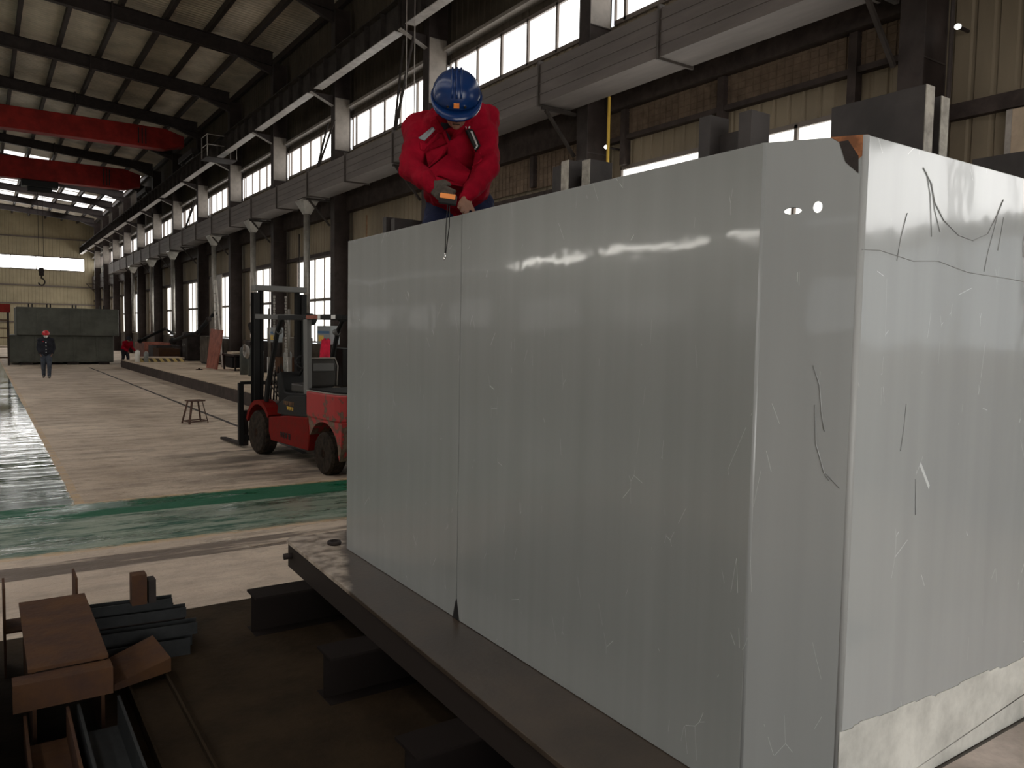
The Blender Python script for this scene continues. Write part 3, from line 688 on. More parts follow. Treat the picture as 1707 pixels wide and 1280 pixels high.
for i, (y, p, q) in enumerate(((17.0, (8.60, 9.0), (8.25, 6.75)), (22.9, (8.95, 8.3), (8.5, 6.75)), (40.9, (8.9, 8.3), (8.4, 6.75)))):
    c = MB(); c.bar((p[0], y, p[1]), (q[0], y + .25, q[1]), .06, .05); c.bar((p[0], y + .55, p[1]), (q[0], y + .3, q[1]), .05, .04)
    tag(c.build('hanger_rod', 'girder_steel'), ['pair of slanted hanger bars beside the bending worker’s shoulder', 'V of slanted hanger bars between the second and third lit windows left of the worker', 'slanted hanger bars high on a far column'][i], 'hanger', 'duct hangers')
# two thin ropes left of the worker
for i, (x, y) in enumerate(((8.2, 16.6), (8.36, 16.5))):
    b = MB(); b.cyl((x, y, 6.75), (x, y, 11.0), .012, n=6)
    tag(b.build('hanging_rope', 'pale_steel'), ['thin pale rope hanging in front of the window, left one of two', 'thin pale rope hanging in front of the window, right one of two'][i], 'rope', 'hanging ropes')
#PART2
# ================================================================== STEEL TANK ON ITS TABLE
T = thing('layout_table', 'low oily steel plate table on cross beams, under the big grey tank', 'table', (3.2, 3.4, 0))
def loc(o, *p): return [(x - o.location.x, y - o.location.y, z - o.location.z) for x, y, z in p]
q = [(1.59, .55), (4.9, .55), (4.9, 5.5), (1.83, 5.52), (1.785, 5.46)]
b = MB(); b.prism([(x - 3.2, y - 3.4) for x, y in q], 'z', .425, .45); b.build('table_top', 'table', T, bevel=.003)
b = MB()
b.hexa(loc(T, (1.63, .6, .262), (1.69, .6, .262), (1.85, 5.44, .262), (1.79, 5.44, .262), (1.63, .6, .424), (1.69, .6, .424), (1.85, 5.44, .424), (1.79, 5.44, .424)))
b.build('edge_channel', 'table_edge', T)
b = MB(); b.box(-1.38, 1.68, 2.02, 2.08, .262, .424); b.box(-1.5, 1.68, -2.80, -2.74, .262, .424); b.box(1.6, 1.68, -2.74, 2.02, .262, .424)
b.build('edge_channel', 'table_edge', T)
for yy in (-1.2, -.4, .4, 1.2):
    mbox(-1.4, 1.6, yy, yy + .05, .262, .424).build('rib', 'table_edge', T)
b = MB(); b.cyl((-1.47, 1.95, .36), (-1.40, 1.95, .36), .022); b.build('bolt', 'dark_steel', T, True)
for n, (xx, yy) in enumerate(((1.38, 1.75), (1.40, 2.78), (1.46, 3.86), (1.40, 4.98))):
    b = MB(); b.box(0, 3.5, -.1, .1, 0, .014); b.box(0, 3.5, -.1, .1, .246, .26); b.box(0, 3.5, -.006, .006, .014, .246)
    o = b.build('support_beam', 'beam_black'); o.location = (xx, yy, 0)
    tag(o, 'dark H-beam lying crosswise under the layout table, %s from the camera' % ['nearest', 'second', 'third', 'farthest'][n], 'beam', 'support beams under the table')
o = MB(); o.lathe([(.032, -.008), (.046, -.012), (.05, 0), (.046, .012), (.032, .012), (.03, 0)], (0, 0, 0), 24)
o = o.build('steel_ring', 'dark_steel', None, True); o.location = (2.03, 5.17, .463); tag(o, 'small dark steel ring lying on the table beyond the tank corner', 'ring')

A, Bc, Cc = V((2.06, 5.02)), V((2.015, 1.60)), V((2.17, 1.352))
ZB, ZT = .452, 2.555
K_ = thing('steel_tank', 'huge glossy grey painted steel tank with a chamfered corner filling the right side', 'tank', (3.2, 3.2, ZB))
def wall_panel(name, p, q, material, z0=ZB, z1=ZT, th=.012, off=0.0, bev=.0):
    p, q = V(p), V(q); d = (q - p).normalized(); n = V((-d.y, d.x))     # n points inward for our ordering
    pp = p - n * off; qq = q - n * off
    b = MB()
    v = [(pp.x, pp.y, z0), (qq.x, qq.y, z0), (qq.x + n.x * th, qq.y + n.y * th, z0), (pp.x + n.x * th, pp.y + n.y * th, z0)]
    v += [(x, y, z1) for x, y, _ in v]; b.hexa(loc(K_, *v)); return b.build(name, material, K_, bevel=bev)
seam = A.lerp(Bc, (5.02 - 3.475) / 3.42)
gap = (Bc - A).normalized() * .0045
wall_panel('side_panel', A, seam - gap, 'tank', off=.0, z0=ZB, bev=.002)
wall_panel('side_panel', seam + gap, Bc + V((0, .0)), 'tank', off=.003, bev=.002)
wall_panel('seam_shade_strip', seam - gap * 12 + V((.016, 0)), seam + gap * 12 + V((.016, 0)), 'black')  # black strip added behind the seam to keep its gap dark
b = MB(); b.prism([(seam.y - 3.2 - .035, 0), (seam.y - 3.2 + .03, 0), (seam.y - 3.2 + .004, .09), (seam.y - 3.2 - .006, .11)], 'x', seam.x - 3.2 - .006, seam.x - 3.2 - .002); b.build('seam_notch', 'black', K_)  # dark wedge where the seam widens at the bottom
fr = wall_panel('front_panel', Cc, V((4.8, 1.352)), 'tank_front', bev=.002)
wall_panel('back_panel', V((4.8, 1.364)), V((4.8, 5.0)), 'tank_dark')
wall_panel('end_panel', V((4.788, 5.02)), A + V((.0, .0)), 'tank_dark', th=.012)
# corner panel with two lifting holes
d = (Cc - Bc); Lc = d.length; d = d.normalized(); nrm = V((-d.y, d.x))
bm_ = bmesh.new()
def loop_(pts):
    vs = [bm_.verts.new((x, 0, z)) for x, z in pts]
    return [bm_.edges.new((vs[i], vs[(i + 1) % len(vs)])) for i in range(len(vs))]
es = loop_([(0, 0), (Lc, 0), (Lc, ZT - ZB), (0, ZT - ZB)])
for (s_, z_, rx, rz_) in ((.092, 2.343 - ZB, .026, .011), (.163, 2.352 - ZB, .013, .018)):
    es += loop_([(s_ + rx * math.cos(t * math.pi / 8), z_ + rz_ * math.sin(t * math.pi / 8)) for t in range(16)])
bmesh.ops.triangle_fill(bm_, edges=es, use_beauty=True)
g_ = bmesh.ops.extrude_face_region(bm_, geom=bm_.faces[:])
for v_ in [e_ for e_ in g_['geom'] if isinstance(e_, bmesh.types.BMVert)]: v_.co.y += .012
cb = MB(); cb.bm.free(); cb.bm = bm_
M_ = Matrix(((d.x, nrm.x, 0, Bc.x - 3.2), (d.y, nrm.y, 0, Bc.y - 3.2), (0, 0, 1, 0), (0, 0, 0, 1)))
bm_.transform(M_); cb.build('corner_panel', 'tank_corner', K_)
# rounded bend strips at the two corners of the chamfer
b = MB(); b.cyl(*loc(K_, (Bc.x + .010, Bc.y + .004, ZB), (Bc.x + .010, Bc.y + .004, ZT)), .013, n=20); b.build('bend', 'tank_corner', K_, True)
b = MB(); b.cyl(*loc(K_, (Cc.x + .004, Cc.y + .010, ZB), (Cc.x + .004, Cc.y + .010, ZT)), .012, n=20); b.build('bend', 'bend', K_, True)
mbox(-1.12, 1.57, -1.55, 1.79, 1.43, 1.448).build('inner_deck', 'tank_dark', K_)
# bare, jagged lower band on the front
pts = [(2.165, ZB)]; x = 2.165; rnd = random.Random(3)
top = []
while x < 4.8:
    top.append((x, .748 - (x - 2.165) * .036 + rnd.uniform(-.006, .006))); x += rnd.choice((.03, .08, .16, .11))
    top.append((x - .012, top[-1][1] + rnd.uniform(-.012, .004)))
poly = [(2.165, ZB)] + [(4.8, ZB)] + [(4.8, .66)] + top[::-1]
b = MB(); b.prism([(x - 3.2, z - ZB) for x, z in poly], 'y', 1.349 - 3.2, 1.3515 - 3.2); b.build('bare_band', 'tank_band', K_)
# rust along the top of the corner, runs of paint on the front
b = MB(); b.M = M_ @ Matrix.Translation((0, -.0015, 0)); H_ = ZT - ZB
b.prism([(.19, H_ + .001), (Lc, H_ + .001), (Lc, H_ - .05), (.262, H_ - .075), (.245, H_ - .03), (.21, H_ - .012)], 'y', 0, .002); b.build('rust_stain', 'rust_edge', K_)
b = MB(); b.M = M_ @ Matrix.Translation((0, -.002, 0)); b.prism([(.215, H_ - .014), (.24, H_ - .012), (.27, H_ - .06), (.272, H_ - .11), (.235, H_ - .075)], 'y', 0, .002); b.build('rust_stain', 'dark_steel', K_)
def run(pts, r=.0025):
    r *= .45
    b = MB(); b.tube([(x - 3.2, 1.3505 - 3.2, z - ZB) for x, z in pts], r, 6); b.build('paint_run', 'run_grey', K_, True)
run([(2.48, 2.50), (2.53, 2.46), (2.56, 2.40), (2.62, 2.35), (2.72, 2.31), (2.82, 2.30), (2.92, 2.33), (2.98, 2.40), (3.02, 2.46)], .004)
run([(2.50, 2.49), (2.53, 2.42), (2.545, 2.33), (2.55, 2.29)]); run([(2.535, 2.46), (2.56, 2.38), (2.60, 2.31)]); run([(2.40, 2.35), (2.37, 2.27), (2.355, 2.2)])
run([(2.99, 2.42), (2.96, 2.34), (2.93, 2.27), (2.91, 2.2)]); run([(3.03, 2.40), (3.015, 2.33), (3.0, 2.28)]); run([(3.22, 2.40), (3.19, 2.33), (3.2, 2.27)])
run([(2.45, 1.75), (2.445, 1.68), (2.43, 1.60)]); run([(2.53, 1.5), (2.535, 1.44), (2.54, 1.38)])
run([(2.165, 2.22), (2.26, 2.225), (2.45, 2.205), (2.6, 2.215), (2.8, 2.19), (3.1, 2.185), (3.6, 2.17), (4.1, 2.16)], .003)
b = MB(); b.M = M_ @ Matrix.Translation((0, -.002, 0))
b.tube([(.17, 0, 1.42), (.19, 0, 1.36), (.2, 0, 1.27), (.21, 0, 1.22)], .0015, 6); b.tube([(.18, 0, 1.30), (.187, 0, 1.18), (.215, 0, 1.09), (.23, 0, 1.07)], .0015, 6); b.tube([(.22, 0, 1.09), (.26, 0, 1.05)], .0015, 6)
b.build('paint_run', 'tank_corner', K_, True)
# lifting lugs: two parallel plates with a web between, standing just inside the rim
def lug(x, y, rz, h, ln=.26, gap_=.10, mt='lug_bright', zt=2.78):
    root = MB(); root.M = Matrix.Translation((x - 3.2, y - 3.2, 0)) @ Matrix.Rotation(rz, 4, 'Z')
    z0 = ZT - ZB - .13; z1 = zt - ZB
    root.box(-gap_ / 2 - .05, -gap_ / 2, .002, ln, z0, z1); root.box(gap_ / 2, gap_ / 2 + .05, .002, ln, z0, z1 - .02); root.box(-gap_ / 2, gap_ / 2, ln * .55, ln * .6, z0, z1 - .06)
    o = root.build('lifting_lug', 'tank_dark', K_)
    c = MB(); c.M = Matrix.Translation((x - 3.2, y - 3.2, 0)) @ Matrix.Rotation(rz, 4, 'Z')
    c.box(-gap_ / 2 - .05, -gap_ / 2, -.001, .002, z0, z1); c.box(gap_ / 2, gap_ / 2 + .05, -.001, .002, z0, z1 - .02); c.build('ground_face', mt, o)
lug(2.61, 1.385, 0, .2, .34, .045)
lug(3.63, 1.385, 0, .2, .34, .045, zt=2.74)
lug(2.05, 1.79, -math.pi / 2, .2, .09, .12, 'tank_dark', 2.70)
lug(2.07, 2.60, -math.pi / 2, .2, .12, .09, 'lug_bright', 2.69)
lug(2.09, 4.45, -math.pi / 2, .2, .2, .07, 'tank_dark', 2.66)
mbox(-1.0, -.95, -.50, -.27, 1.9, 2.27).build('inner_bracket', 'tank_dark', K_)
dp_ = mbox(2.32, 4.88, .56, 1.33, .4505, .456).build('added_board', 'added_pale_board'); tag(dp_, 'pale board added on the layout table in front of the tank', 'board')  # pale board added for the bright surface in front of the tank

# ================================================================== PEOPLE
def hand(b, wr, ha, nrm, thumb_side, curl=.6, s=1.0, r=1.0):
    """palm and five fingers; nrm = palm normal (side the fingers curl to)"""
    wr, ha = V(wr), V(ha); d = (ha - wr).normalized(); nrm = (V(nrm) - d * V(nrm).dot(d)).normalized(); sd = d.cross(nrm) * thumb_side
    kn = wr + d * .088 * s
    for k in (-1.5, -.5, .5, 1.5): b.cap(wr + sd * k * .011 * s + d * .01, kn + sd * k * .020 * s, .014 * s * r, .011 * s * r, 8)
    for k, ln in ((1.5, .066), (.5, .074), (-.5, .070), (-1.5, .054)):
        p = kn + sd * k * .0205 * s; a = curl * .5; c = p
        for j, f in enumerate((.45, .31, .24)):
            dd = d * math.cos(a) + nrm * math.sin(a) + sd * (k * .03)
            e = c + dd * ln * f * s; b.cap(c, e, (.0092 - j * .0008) * s * r, (.0086 - j * .001) * s * r, 8); c = e; a += curl
    p = wr + d * .03 * s + sd * .026 * s; e = p + (d * .7 + sd * .65 + nrm * .35).normalized() * .036 * s
    b.cap(p, e, .012 * s * r, .010 * s * r, 8); b.cap(e, e + (d * .85 + nrm * .6).normalized() * .030 * s, .010 * s * r, .0085 * s * r, 8)

def frame3(up, fwd):
    up = V(up).normalized(); fwd = (V(fwd) - up * V(fwd).dot(up)).normalized(); rt = fwd.cross(up)
    return Matrix((rt, fwd, up)).transposed()
def human(name_label, root, J, C, vox=.012, vbody=.009, hat='helmet_red', gloveL=False, vox_c=None, mask=False, shirt=None):
    P = thing('person', name_label, 'person', root)
    o = V(root); j = {k: (V(v) - o if k not in ('up', 'fwd', 'pnL', 'pnR') else V(v)) for k, v in J.items() if not k.startswith('curl')}
    R = frame3(j['up'], j['fwd']); hd = j['head']
    rt, fw, up = R.col[0], R.col[1], R.col[2]
    b = MB()
    b.ell(hd, (.074, .094, .108), R); b.ell(hd + fw * .028 - up * .06, (.052, .058, .058), R)      # skull, jaw
    b.ell(hd + fw * .088 - up * .078, (.022, .014, .014), R, 10, 8)                                 # chin
    b.cap(hd + fw * .088 + up * .005, hd + fw * .108 - up * .028, .009, .014, 10)                   # nose
    for s_ in (-1, 1):
        b.ell(hd + rt * s_ * .077 - up * .012, (.009, .020, .030), R, 10, 8)                        # ears
        b.cap(hd + rt * s_ * .045 + fw * .078 + up * .022, hd + rt * s_ * .014 + fw * .090 + up * .024, .008, .009, 8)   # brow
        b.ell(hd + rt * s_ * .045 + fw * .062 - up * .03, (.02, .02, .024), R, 10, 8)               # cheek
    b.ell(hd + fw * .087 - up * .055, (.026, .012, .010), R, 10, 8)                                 # lips
    b.cap(hd - up * .05 - fw * .02, j['neck'], .055, .062)
    b.cap(j['neck'], j['chest'], .07, .13); b.cap(j['chest'], j['pelvis'], .13, .12)
    b.cap(j['shL'], j['shR'], .06, .06)
    for s_ in 'LR':
        b.cap(j['sh' + s_], j['el' + s_], .050, .040); b.cap(j['el' + s_], j['wr' + s_], .040, .027)
        b.cap(j['hip' + s_], j['kn' + s_], .082, .058); b.cap(j['kn' + s_], j['an' + s_], .056, .040)
        b.cap(j['pelvis'], j['hip' + s_], .11, .085)
        t = j['an' + s_] + (j['toe' + s_] - j['an' + s_]) * .8; b.cap(j['an' + s_] - V((0, 0, .03)), t, .036, .028)
        hand(b, j['wr' + s_], j['ha' + s_], j['pn' + s_], 1 if s_ == 'L' else -1, J.get('curl' + s_, .5))
    b.build('body', 'skin', P, remesh=vbody)
    vox_c = vox_c or vox
    # jacket
    b = MB()
    b.cap(j['neck'] + (j['neck'] - hd) * .15, j['chest'], .088, .165); b.cap(j['chest'], j['pelvis'], .17, .165)
    side = (j['shR'] - j['shL']).normalized()
    for s_ in (-1, 1):
        b.cap(j['chest'] + side * .08 * s_, j['pelvis'] + side * .05 * s_ - (j['pelvis'] - j['chest']) * .05, .15, .145)
        b.cap(j['neck'] + side * .09 * s_, j['chest'] + side * .08 * s_, .09, .15)
    b.cap(j['shL'] - side * .01, j['shR'] + side * .01, .088, .088)
    for s_ in 'LR':
        b.cap(j['sh' + s_], j['el' + s_], .083, .066); b.cap(j['el' + s_], j['wr' + s_], .067, .046)
        b.cap(j['sh' + s_], j['chest'], .09, .12)
    b.build('jacket', C[0], P, remesh=vox, smooth_it=8 if vox < .02 else 2, disp=.034 if vox < .02 else .012)
    b = MB()
    for s_ in 'LR':
        b.cap(j['pelvis'], j['hip' + s_], .145, .112); b.cap(j['hip' + s_], j['kn' + s_], .108, .080); b.cap(j['kn' + s_], j['an' + s_], .080, .062)
    b.build('trousers', C[1], P, remesh=vox, disp=.018 if vox < .02 else .01)
    for s_ in 'LR':
        b = MB(); b.cap(j['an' + s_], j['an' + s_] - V((0, 0, .045)), .052, .046); b.cap(j['an' + s_] - V((0, 0, .045)), j['toe' + s_], .046, .036)
        b.build('boot', C[2], P, remesh=.01)
    # helmet
    h = MB(); c = hd + up * .055
    h.M = Matrix.Translation(c) @ R.to_4x4()
    prof = [(.124 * math.cos(t), .118 * math.sin(t)) for t in [i * math.pi / 2 / 9 for i in range(9)]] + [(.012, .1185)]
    n = 28; rings = []
    for r_, z_ in [(.120, -.012)] + prof: rings.append([h.bm.verts.new(h.M @ V((r_ * math.cos(2 * math.pi * k / n), r_ * 1.12 * math.sin(2 * math.pi * k / n), z_))) for k in range(n)])
    for X_, Y_ in zip(rings, rings[1:]):
        for k in range(n): h.bm.faces.new((X_[k], X_[(k + 1) % n], Y_[(k + 1) % n], Y_[k]))
    h.bm.faces.new(rings[-1]); h.bm.faces.new(rings[0][::-1])
    hh = h.build('hard_hat', hat, P, True)
    h = MB(); h.M = Matrix.Translation(c) @ R.to_4x4()
    for ring in (0, 1):
        pass
    a_ = []; 
    for zt_ in (-.014, -.004):
        for ex in (.0, 1.0):
            row = []
            for k in range(n):
                t = 2 * math.pi * k / n; fr_ = max(0, math.sin(t)); e = (.012 + .042 * fr_ ** 2) * ex
                row.append(h.bm.verts.new(h.M @ V(((.120 + e) * math.cos(t), (.1344 + e) * math.sin(t), zt_ - .022 * fr_ ** 2 * ex))))
            a_.append(row)
    lo_in, lo_out, hi_in, hi_out = a_
    for k in range(n):
        k2 = (k + 1) % n
        for q_ in ((lo_in[k], lo_in[k2], lo_out[k2], lo_out[k]), (hi_in[k], hi_out[k], hi_out[k2], hi_in[k2]), (lo_out[k], lo_out[k2], hi_out[k2], hi_out[k]), (lo_in[k], hi_in[k], hi_in[k2], lo_in[k2])): h.bm.faces.new(q_)
    h.build('brim', hat, hh, True)
    h = MB(); h.M = Matrix.Translation(c) @ R.to_4x4()
    for xo in (-.022, 0, .022): h.tube([(xo, .137 * math.cos(t) * (1 - abs(xo) * 1.5), .121 * math.sin(t)) for t in [.45 + i * .2 for i in range(12)]], .006, 8)
    h.build('ridge', hat, hh, True)
    return P, j, R, hd, hh, c
W_J = dict(head=(2.06, 3.585, 3.135), up=(-.375, -.66, .65), fwd=(-.323, -.566, -.759), neck=(2.155, 3.735, 3.10), chest=(2.21, 3.88, 3.00), pelvis=(2.455, 4.23, 2.78),
    shL=(2.03, 3.935, 3.075), shR=(2.315, 3.735, 3.125), elL=(1.90, 3.775, 2.815), elR=(2.275, 3.61, 2.85), wrL=(1.925, 3.59, 2.70), wrR=(2.125, 3.56, 2.665),
    haL=(1.945, 3.51, 2.655), haR=(2.075, 3.53, 2.59), hipL=(2.37, 4.27, 2.73), hipR=(2.54, 4.16, 2.75), knL=(2.20, 4.12, 2.38), knR=(2.50, 3.98, 2.38),
    anL=(2.32, 4.30, 1.985), anR=(2.60, 4.12, 1.985), toeL=(2.22, 4.14, 1.945), toeR=(2.50, 3.96, 1.945),
    pnL=(.83, -.2, -.3), pnR=(-.3, -.5, -.5), curlL=.75, curlR=.55)
P1, j, R, hd, hh, hc = human('worker in red jacket and blue hard hat bending over the edge of the grey tank', (2.45, 4.2, 1.901), W_J, ('jacket_red', 'navy', 'boot'), vox=.013, vbody=.006, hat='helmet_blue')
rt, fw, up = R.col[0], R.col[1], R.col[2]
b = MB(); b.M = Matrix.Translation(hc) @ R.to_4x4(); b.box(-.014, .014, .131, .142, .012, .034); b.build('badge', 'orange', hh)
for s_ in (-1, 1):
    b = MB(); b.M = Matrix.Translation(hc) @ R.to_4x4(); b.cyl((s_ * .042, .12, .016), (s_ * .044, .137, .016), .007, n=10); b.build('rivet', 'chrome', hh)
b = MB()
for s_ in (-1, 1): b.ell(hd + rt * s_ * .03 + fw * .083 + up * .008, (.011, .008, .006), R, 10, 8)
b.build('eyes', 'black', P1, True)
b = MB(); b.cap(hd + fw * .0985 - up * .055 - rt * .018, hd + fw * .0985 - up * .055 + rt * .018, .002, .002, 6); b.build('mouth_line', 'dark_steel', P1, True)
b = MB(); hand(b, j['wrL'], j['haL'], W_J['pnL'], 1, .75, 1.02, 1.3); b.cap(j['wrL'], j['wrL'] + (j['wrL'] - j['haL']).normalized() * .04, .036, .040); b.build('glove', 'glove', P1, remesh=.006)
# collar, placket, pocket flaps and chest badge: cloth patches wrapped onto the jacket
JK = [o for o in kids(P1) if o.name.startswith('jacket')][0]
cr, cu = V((.82714, -.56169, .0186)), V((.02, .063, .998))      # across and up the bent chest
def patch(name, material, du, dv, w_, h_, rot=0.0, th=.006, off=.003):
    c = V((2.09, 3.65, 2.94)) - V((2.45, 4.2, 1.901))
    u = cr * math.cos(rot) + cu * math.sin(rot); v = cu * math.cos(rot) - cr * math.sin(rot)
    b = MB(); n = 8; g = [[b.bm.verts.new(c + cr * du + cu * dv + u * w_ * (i / n - .5) + v * h_ * (k / n - .5)) for k in range(n + 1)] for i in range(n + 1)]
    for i in range(n):
        for k in range(n): b.bm.faces.new((g[i][k], g[i + 1][k], g[i + 1][k + 1], g[i][k + 1]))
    o = b.build(name, material, P1, True)
    md = o.modifiers.new('wrap', 'SHRINKWRAP'); md.target = JK; md.wrap_method = 'PROJECT'; md.use_project_z = False
    md.wrap_method = 'NEAREST_SURFACEPOINT'; md.wrap_mode = 'ABOVE_SURFACE'; md.offset = off
    md = o.modifiers.new('thick', 'SOLIDIFY'); md.thickness = th; md.offset = 0
    return o
patch('undershirt', 'blackcloth', -.035, .075, .075, .09)
patch('placket', 'jacket_red', -.04, -.085, .045, .24, .04, .014)
patch('collar', 'jacket_red', -.095, .085, .05, .13, .5, .016); patch('collar', 'jacket_red', .03, .085, .05, .13, -.5, .016)
patch('pocket_flap', 'jacket_red', -.13, .005, .10, .045, .1, .014); patch('pocket_flap', 'jacket_red', .075, -.04, .10, .045, -.1, .014)
patch('reflective_tape', 'box_grey', -.13, .07, .085, .016, -.15, .004)
patch('chest_badge', 'black', .068, .022, .075, .030, .8, .008)
patch('badge_mark', 'white', .056, .010, .022, .008, 1.0, .006, .010); patch('badge_mark', 'white', .074, .032, .020, .007, 1.0, .006, .010)
patch('collar_letter', 'white', .055, .085, .007, .011, .1, .003, .010); patch('collar_letter', 'white', .075, .086, .007, .012, -.1, .003, .010)

# tape instrument with hanging cord
b = None
tp = thing('measuring_tool', 'orange and black measuring tool held in the bending worker’s gloved hand', 'measuring tool', (1.955, 3.475, 2.62)); tp.scale = (.85, .85, .9)
b = MB(); b.M = Matrix.Rotation(-.6, 4, 'Z') @ Matrix.Rotation(.12, 4, 'Y'); b.box(-.052, .052, -.02, .02, -.028, .028); b.build('case', 'black', tp, bevel=.006)
b = MB(); b.M = Matrix.Rotation(-.6, 4, 'Z') @ Matrix.Rotation(.12, 4, 'Y'); b.box(-.048, .046, -.0225, .0225, .0, .0295); b.build('orange_grip', 'orange', tp, bevel=.005)
b = MB()
for s_ in (-.006, .006): b.tube([(s_, -.012, -.03), (s_ * 1.8 - .005, -.012, -.15), (-.012 + s_ * .4, 0, -.30)], .0028, 6)
b.build('cord', 'black', tp, True)
b = MB(); b.ell((-.012, 0, -.312), (.008, .006, .016)); b.ell((-.02, 0, -.328), (.006, .005, .01)); b.build('weight', 'chrome', tp, True)

def walker(root, face, h=1.0, stride=.0, lean=0.0, jk='blackcloth', tr='jeans', hat='helmet_red', label='', arms=0.0, bt='boot'):
    x, y, z = root; f = V((face[0], face[1], 0)).normalized(); s = V((f.y, -f.x, 0))   # s: person's right
    o = V(root)
    def p(r_, fo, zz): return o + s * r_ + f * fo + V((0, 0, zz * h))
    le = lean
    J = dict(head=p(0, .02 + le * 1.0, 1.60 - le * .45), up=f * (.15 + le * 1.2) + V((0, 0, 1)), fwd=f - V((0, 0, .1 + le)), neck=p(0, le * .85, 1.45 - le * .4), chest=p(0, .0 + le * .6, 1.28 - le * .25), pelvis=p(0, 0, .96),
        shL=p(-.185, le * .75, 1.41 - le * .35), shR=p(.185, le * .75, 1.41 - le * .35), elL=p(-.25, le * .8 - .02, 1.13 - le * .35), elR=p(.25, le * .8 - .02, 1.13 - le * .35),
        wrL=p(-.20, .10 + le * 1.1 + arms, .93 - le * .3), wrR=p(.20, .10 + le * 1.1 + arms, .93 - le * .3), haL=p(-.17, .14 + le * 1.2 + arms, .84 - le * .3), haR=p(.17, .14 + le * 1.2 + arms, .84 - le * .3),
        hipL=p(-.09, 0, .91), hipR=p(.09, 0, .91), knL=p(-.095, .06 + stride * .4, .50), knR=p(.095, .04 - stride * .2, .50), anL=p(-.09, stride, .085), anR=p(.09, -stride, .085 + .02 * (stride > 0)),
        toeL=p(-.10, stride + .17, .04), toeR=p(.10, -stride + .17, .04), pnL=s, pnR=-s, curlL=.35, curlR=.35)
    return human(label, root, J, (jk, tr, bt), vox=.02, vbody=.012, hat=hat)
P2, j2, R2, hd2, _, _ = walker((2.0, 33.8, 0), (-.08, -1), 1.0, .14, label='person in dark jacket, red hard hat and pale face mask walking toward the camera')
b = MB(); b.ell(hd2 + R2.col[1] * .062 - R2.col[2] * .045, (.07, .058, .056), R2); b.build('face_mask', 'white', P2, True)
for zz in (1.33, 1.2, 1.07, .96):
    b = MB(); b.ell((-.012, -.192, zz), (.02, .014, .02)); b.build('button', 'chrome', P2, True)
b = MB(); b.ell((-.1, -.175, 1.36), (.035, .02, .015)); b.build('badge', 'helmet_red', P2, True)
walker((6.0, 43.6, 0), (.45, -.9), .90, .12, .30, 'jacket_red', 'blackcloth', 'blackcloth', 'distant person in red jacket stooping beside the end of the concrete platform', .1)

# ================================================================== FORKLIFT
F = thing('forklift', 'worn red forklift with black mast and grey overhead-guard post, parked facing away', 'forklift', (4.27, 11.2, 0), math.radians(5.5))
def prism_x(pts, a, c): b = MB(); b.prism(pts, 'x', a, c); return b
prism_x([(-.62, .27), (-.66, .75), (.55, .72), (1.15, .80), (1.55, .76), (1.58, .60), (1.45, .42), (.78, .42), (.70, .27)], -.36, .36).build('chassis', 'black', F)
for s_ in (-1, 1):
    a, c = sorted((s_ * .37, s_ * .58))
    b = prism_x([(-.60, .27), (-.64, .50), (-.60, .74), (.10, .70), (.78, .62), (.78, .40), (.70, .27)], a, c); b.build('side_panel', 'fork_red', F, bevel=.015)
    b = prism_x([(-.55, .735), (-.52, 1.03), (.05, 1.0), (.42, .86), (.46, .70), (.10, .705)], a, c - s_ * .0); b.build('step_cover', 'black', F, bevel=.01)
    arc = [(1.2 + .46 * math.cos(t), .34 + .44 * math.sin(t)) for t in [i * math.pi / 10 for i in range(1, 9)]]
    arc2 = [(1.2 + .52 * math.cos(t), .36 + .49 * math.sin(t)) for t in [i * math.pi / 10 for i in range(1, 9)]]
    b = prism_x(arc + arc2[::-1], a, c); b.build('fender', 'fork_red', F)
b = prism_x([(.50, .70), (1.05, .72), (1.15, 1.26), (.98, 1.30), (.85, 1.0), (.55, .98)], -.30, .30); b.build('dashboard', 'black', F, bevel=.02)
b = prism_x([(-.51, .75), (-.51, 1.06), (.50, 1.0), (.50, .74)], -.36, .36); b.build('engine_cover', 'black', F, bevel=.02)
# counterweight: rounded plan, wheel arch cut into its side, recess at the rear
plan = [(.575, -.52), (.575, -1.22)] + [(.36 + .215 * math.cos(t), -1.26 - .34 * math.sin(t)) for t in [i * math.pi / 2 / 5 for i in range(6)]]
planL = [(-x, y) for x, y in plan][::-1]
b = MB(); full = plan + planL
b.prism(full, 'z', .74, 1.11)
b.build('counterweight', 'rear_red', F, bevel=.025)
cw = [o for o in kids(F) if o.name.startswith('counterweight')][0]
for s_ in (-1, 1):
    arcp = [(-1.05 + .44 * math.cos(t), .32 + .40 * math.sin(t)) for t in [i * math.pi / 12 for i in range(0, 13)]]
    arcp = [p_ for p_ in arcp]
    prof = [(-1.52, .24), (-1.56, .40), (-1.585, .745), (-.52, .745), (-.56, .45)] + [p_ for p_ in arcp if p_[1] > .45 or p_[0] < -1.05]
    a, c = sorted((s_ * .30, s_ * .572)); b = prism_x(prof, a, c); b.build('counterweight_side', 'rear_red', F)
mbox(-.40, .40, -1.60, -1.2, .25, .745).build('counterweight_core', 'rear_red', F, bevel=.02)
b = MB(); b.box(-.40, .40, -1.612, -1.598, .80, .93); b.build('rear_recess', 'black', F, bevel=.003)
b = MB()
for (x0, x1, z0, z1) in ((-.43, .43, .775, .80), (-.43, .43, .93, .955), (-.43, -.40, .80, .93), (.40, .43, .80, .93)): b.box(x0, x1, -1.63, -1.57, z0, z1)
b.build('recess_rim', 'rust_bright', F, bevel=.006)
b = MB(); b.cyl((-.26, -1.62, .60), (-.26, -1.60, .60), .05, n=16); b.build('tow_eye', 'rust_bright', F)
b = MB(); b.prism([(x * .99, y * .995) for x, y in full], 'z', 1.11, 1.118); b.build('top_edge', 'pale_steel', F)
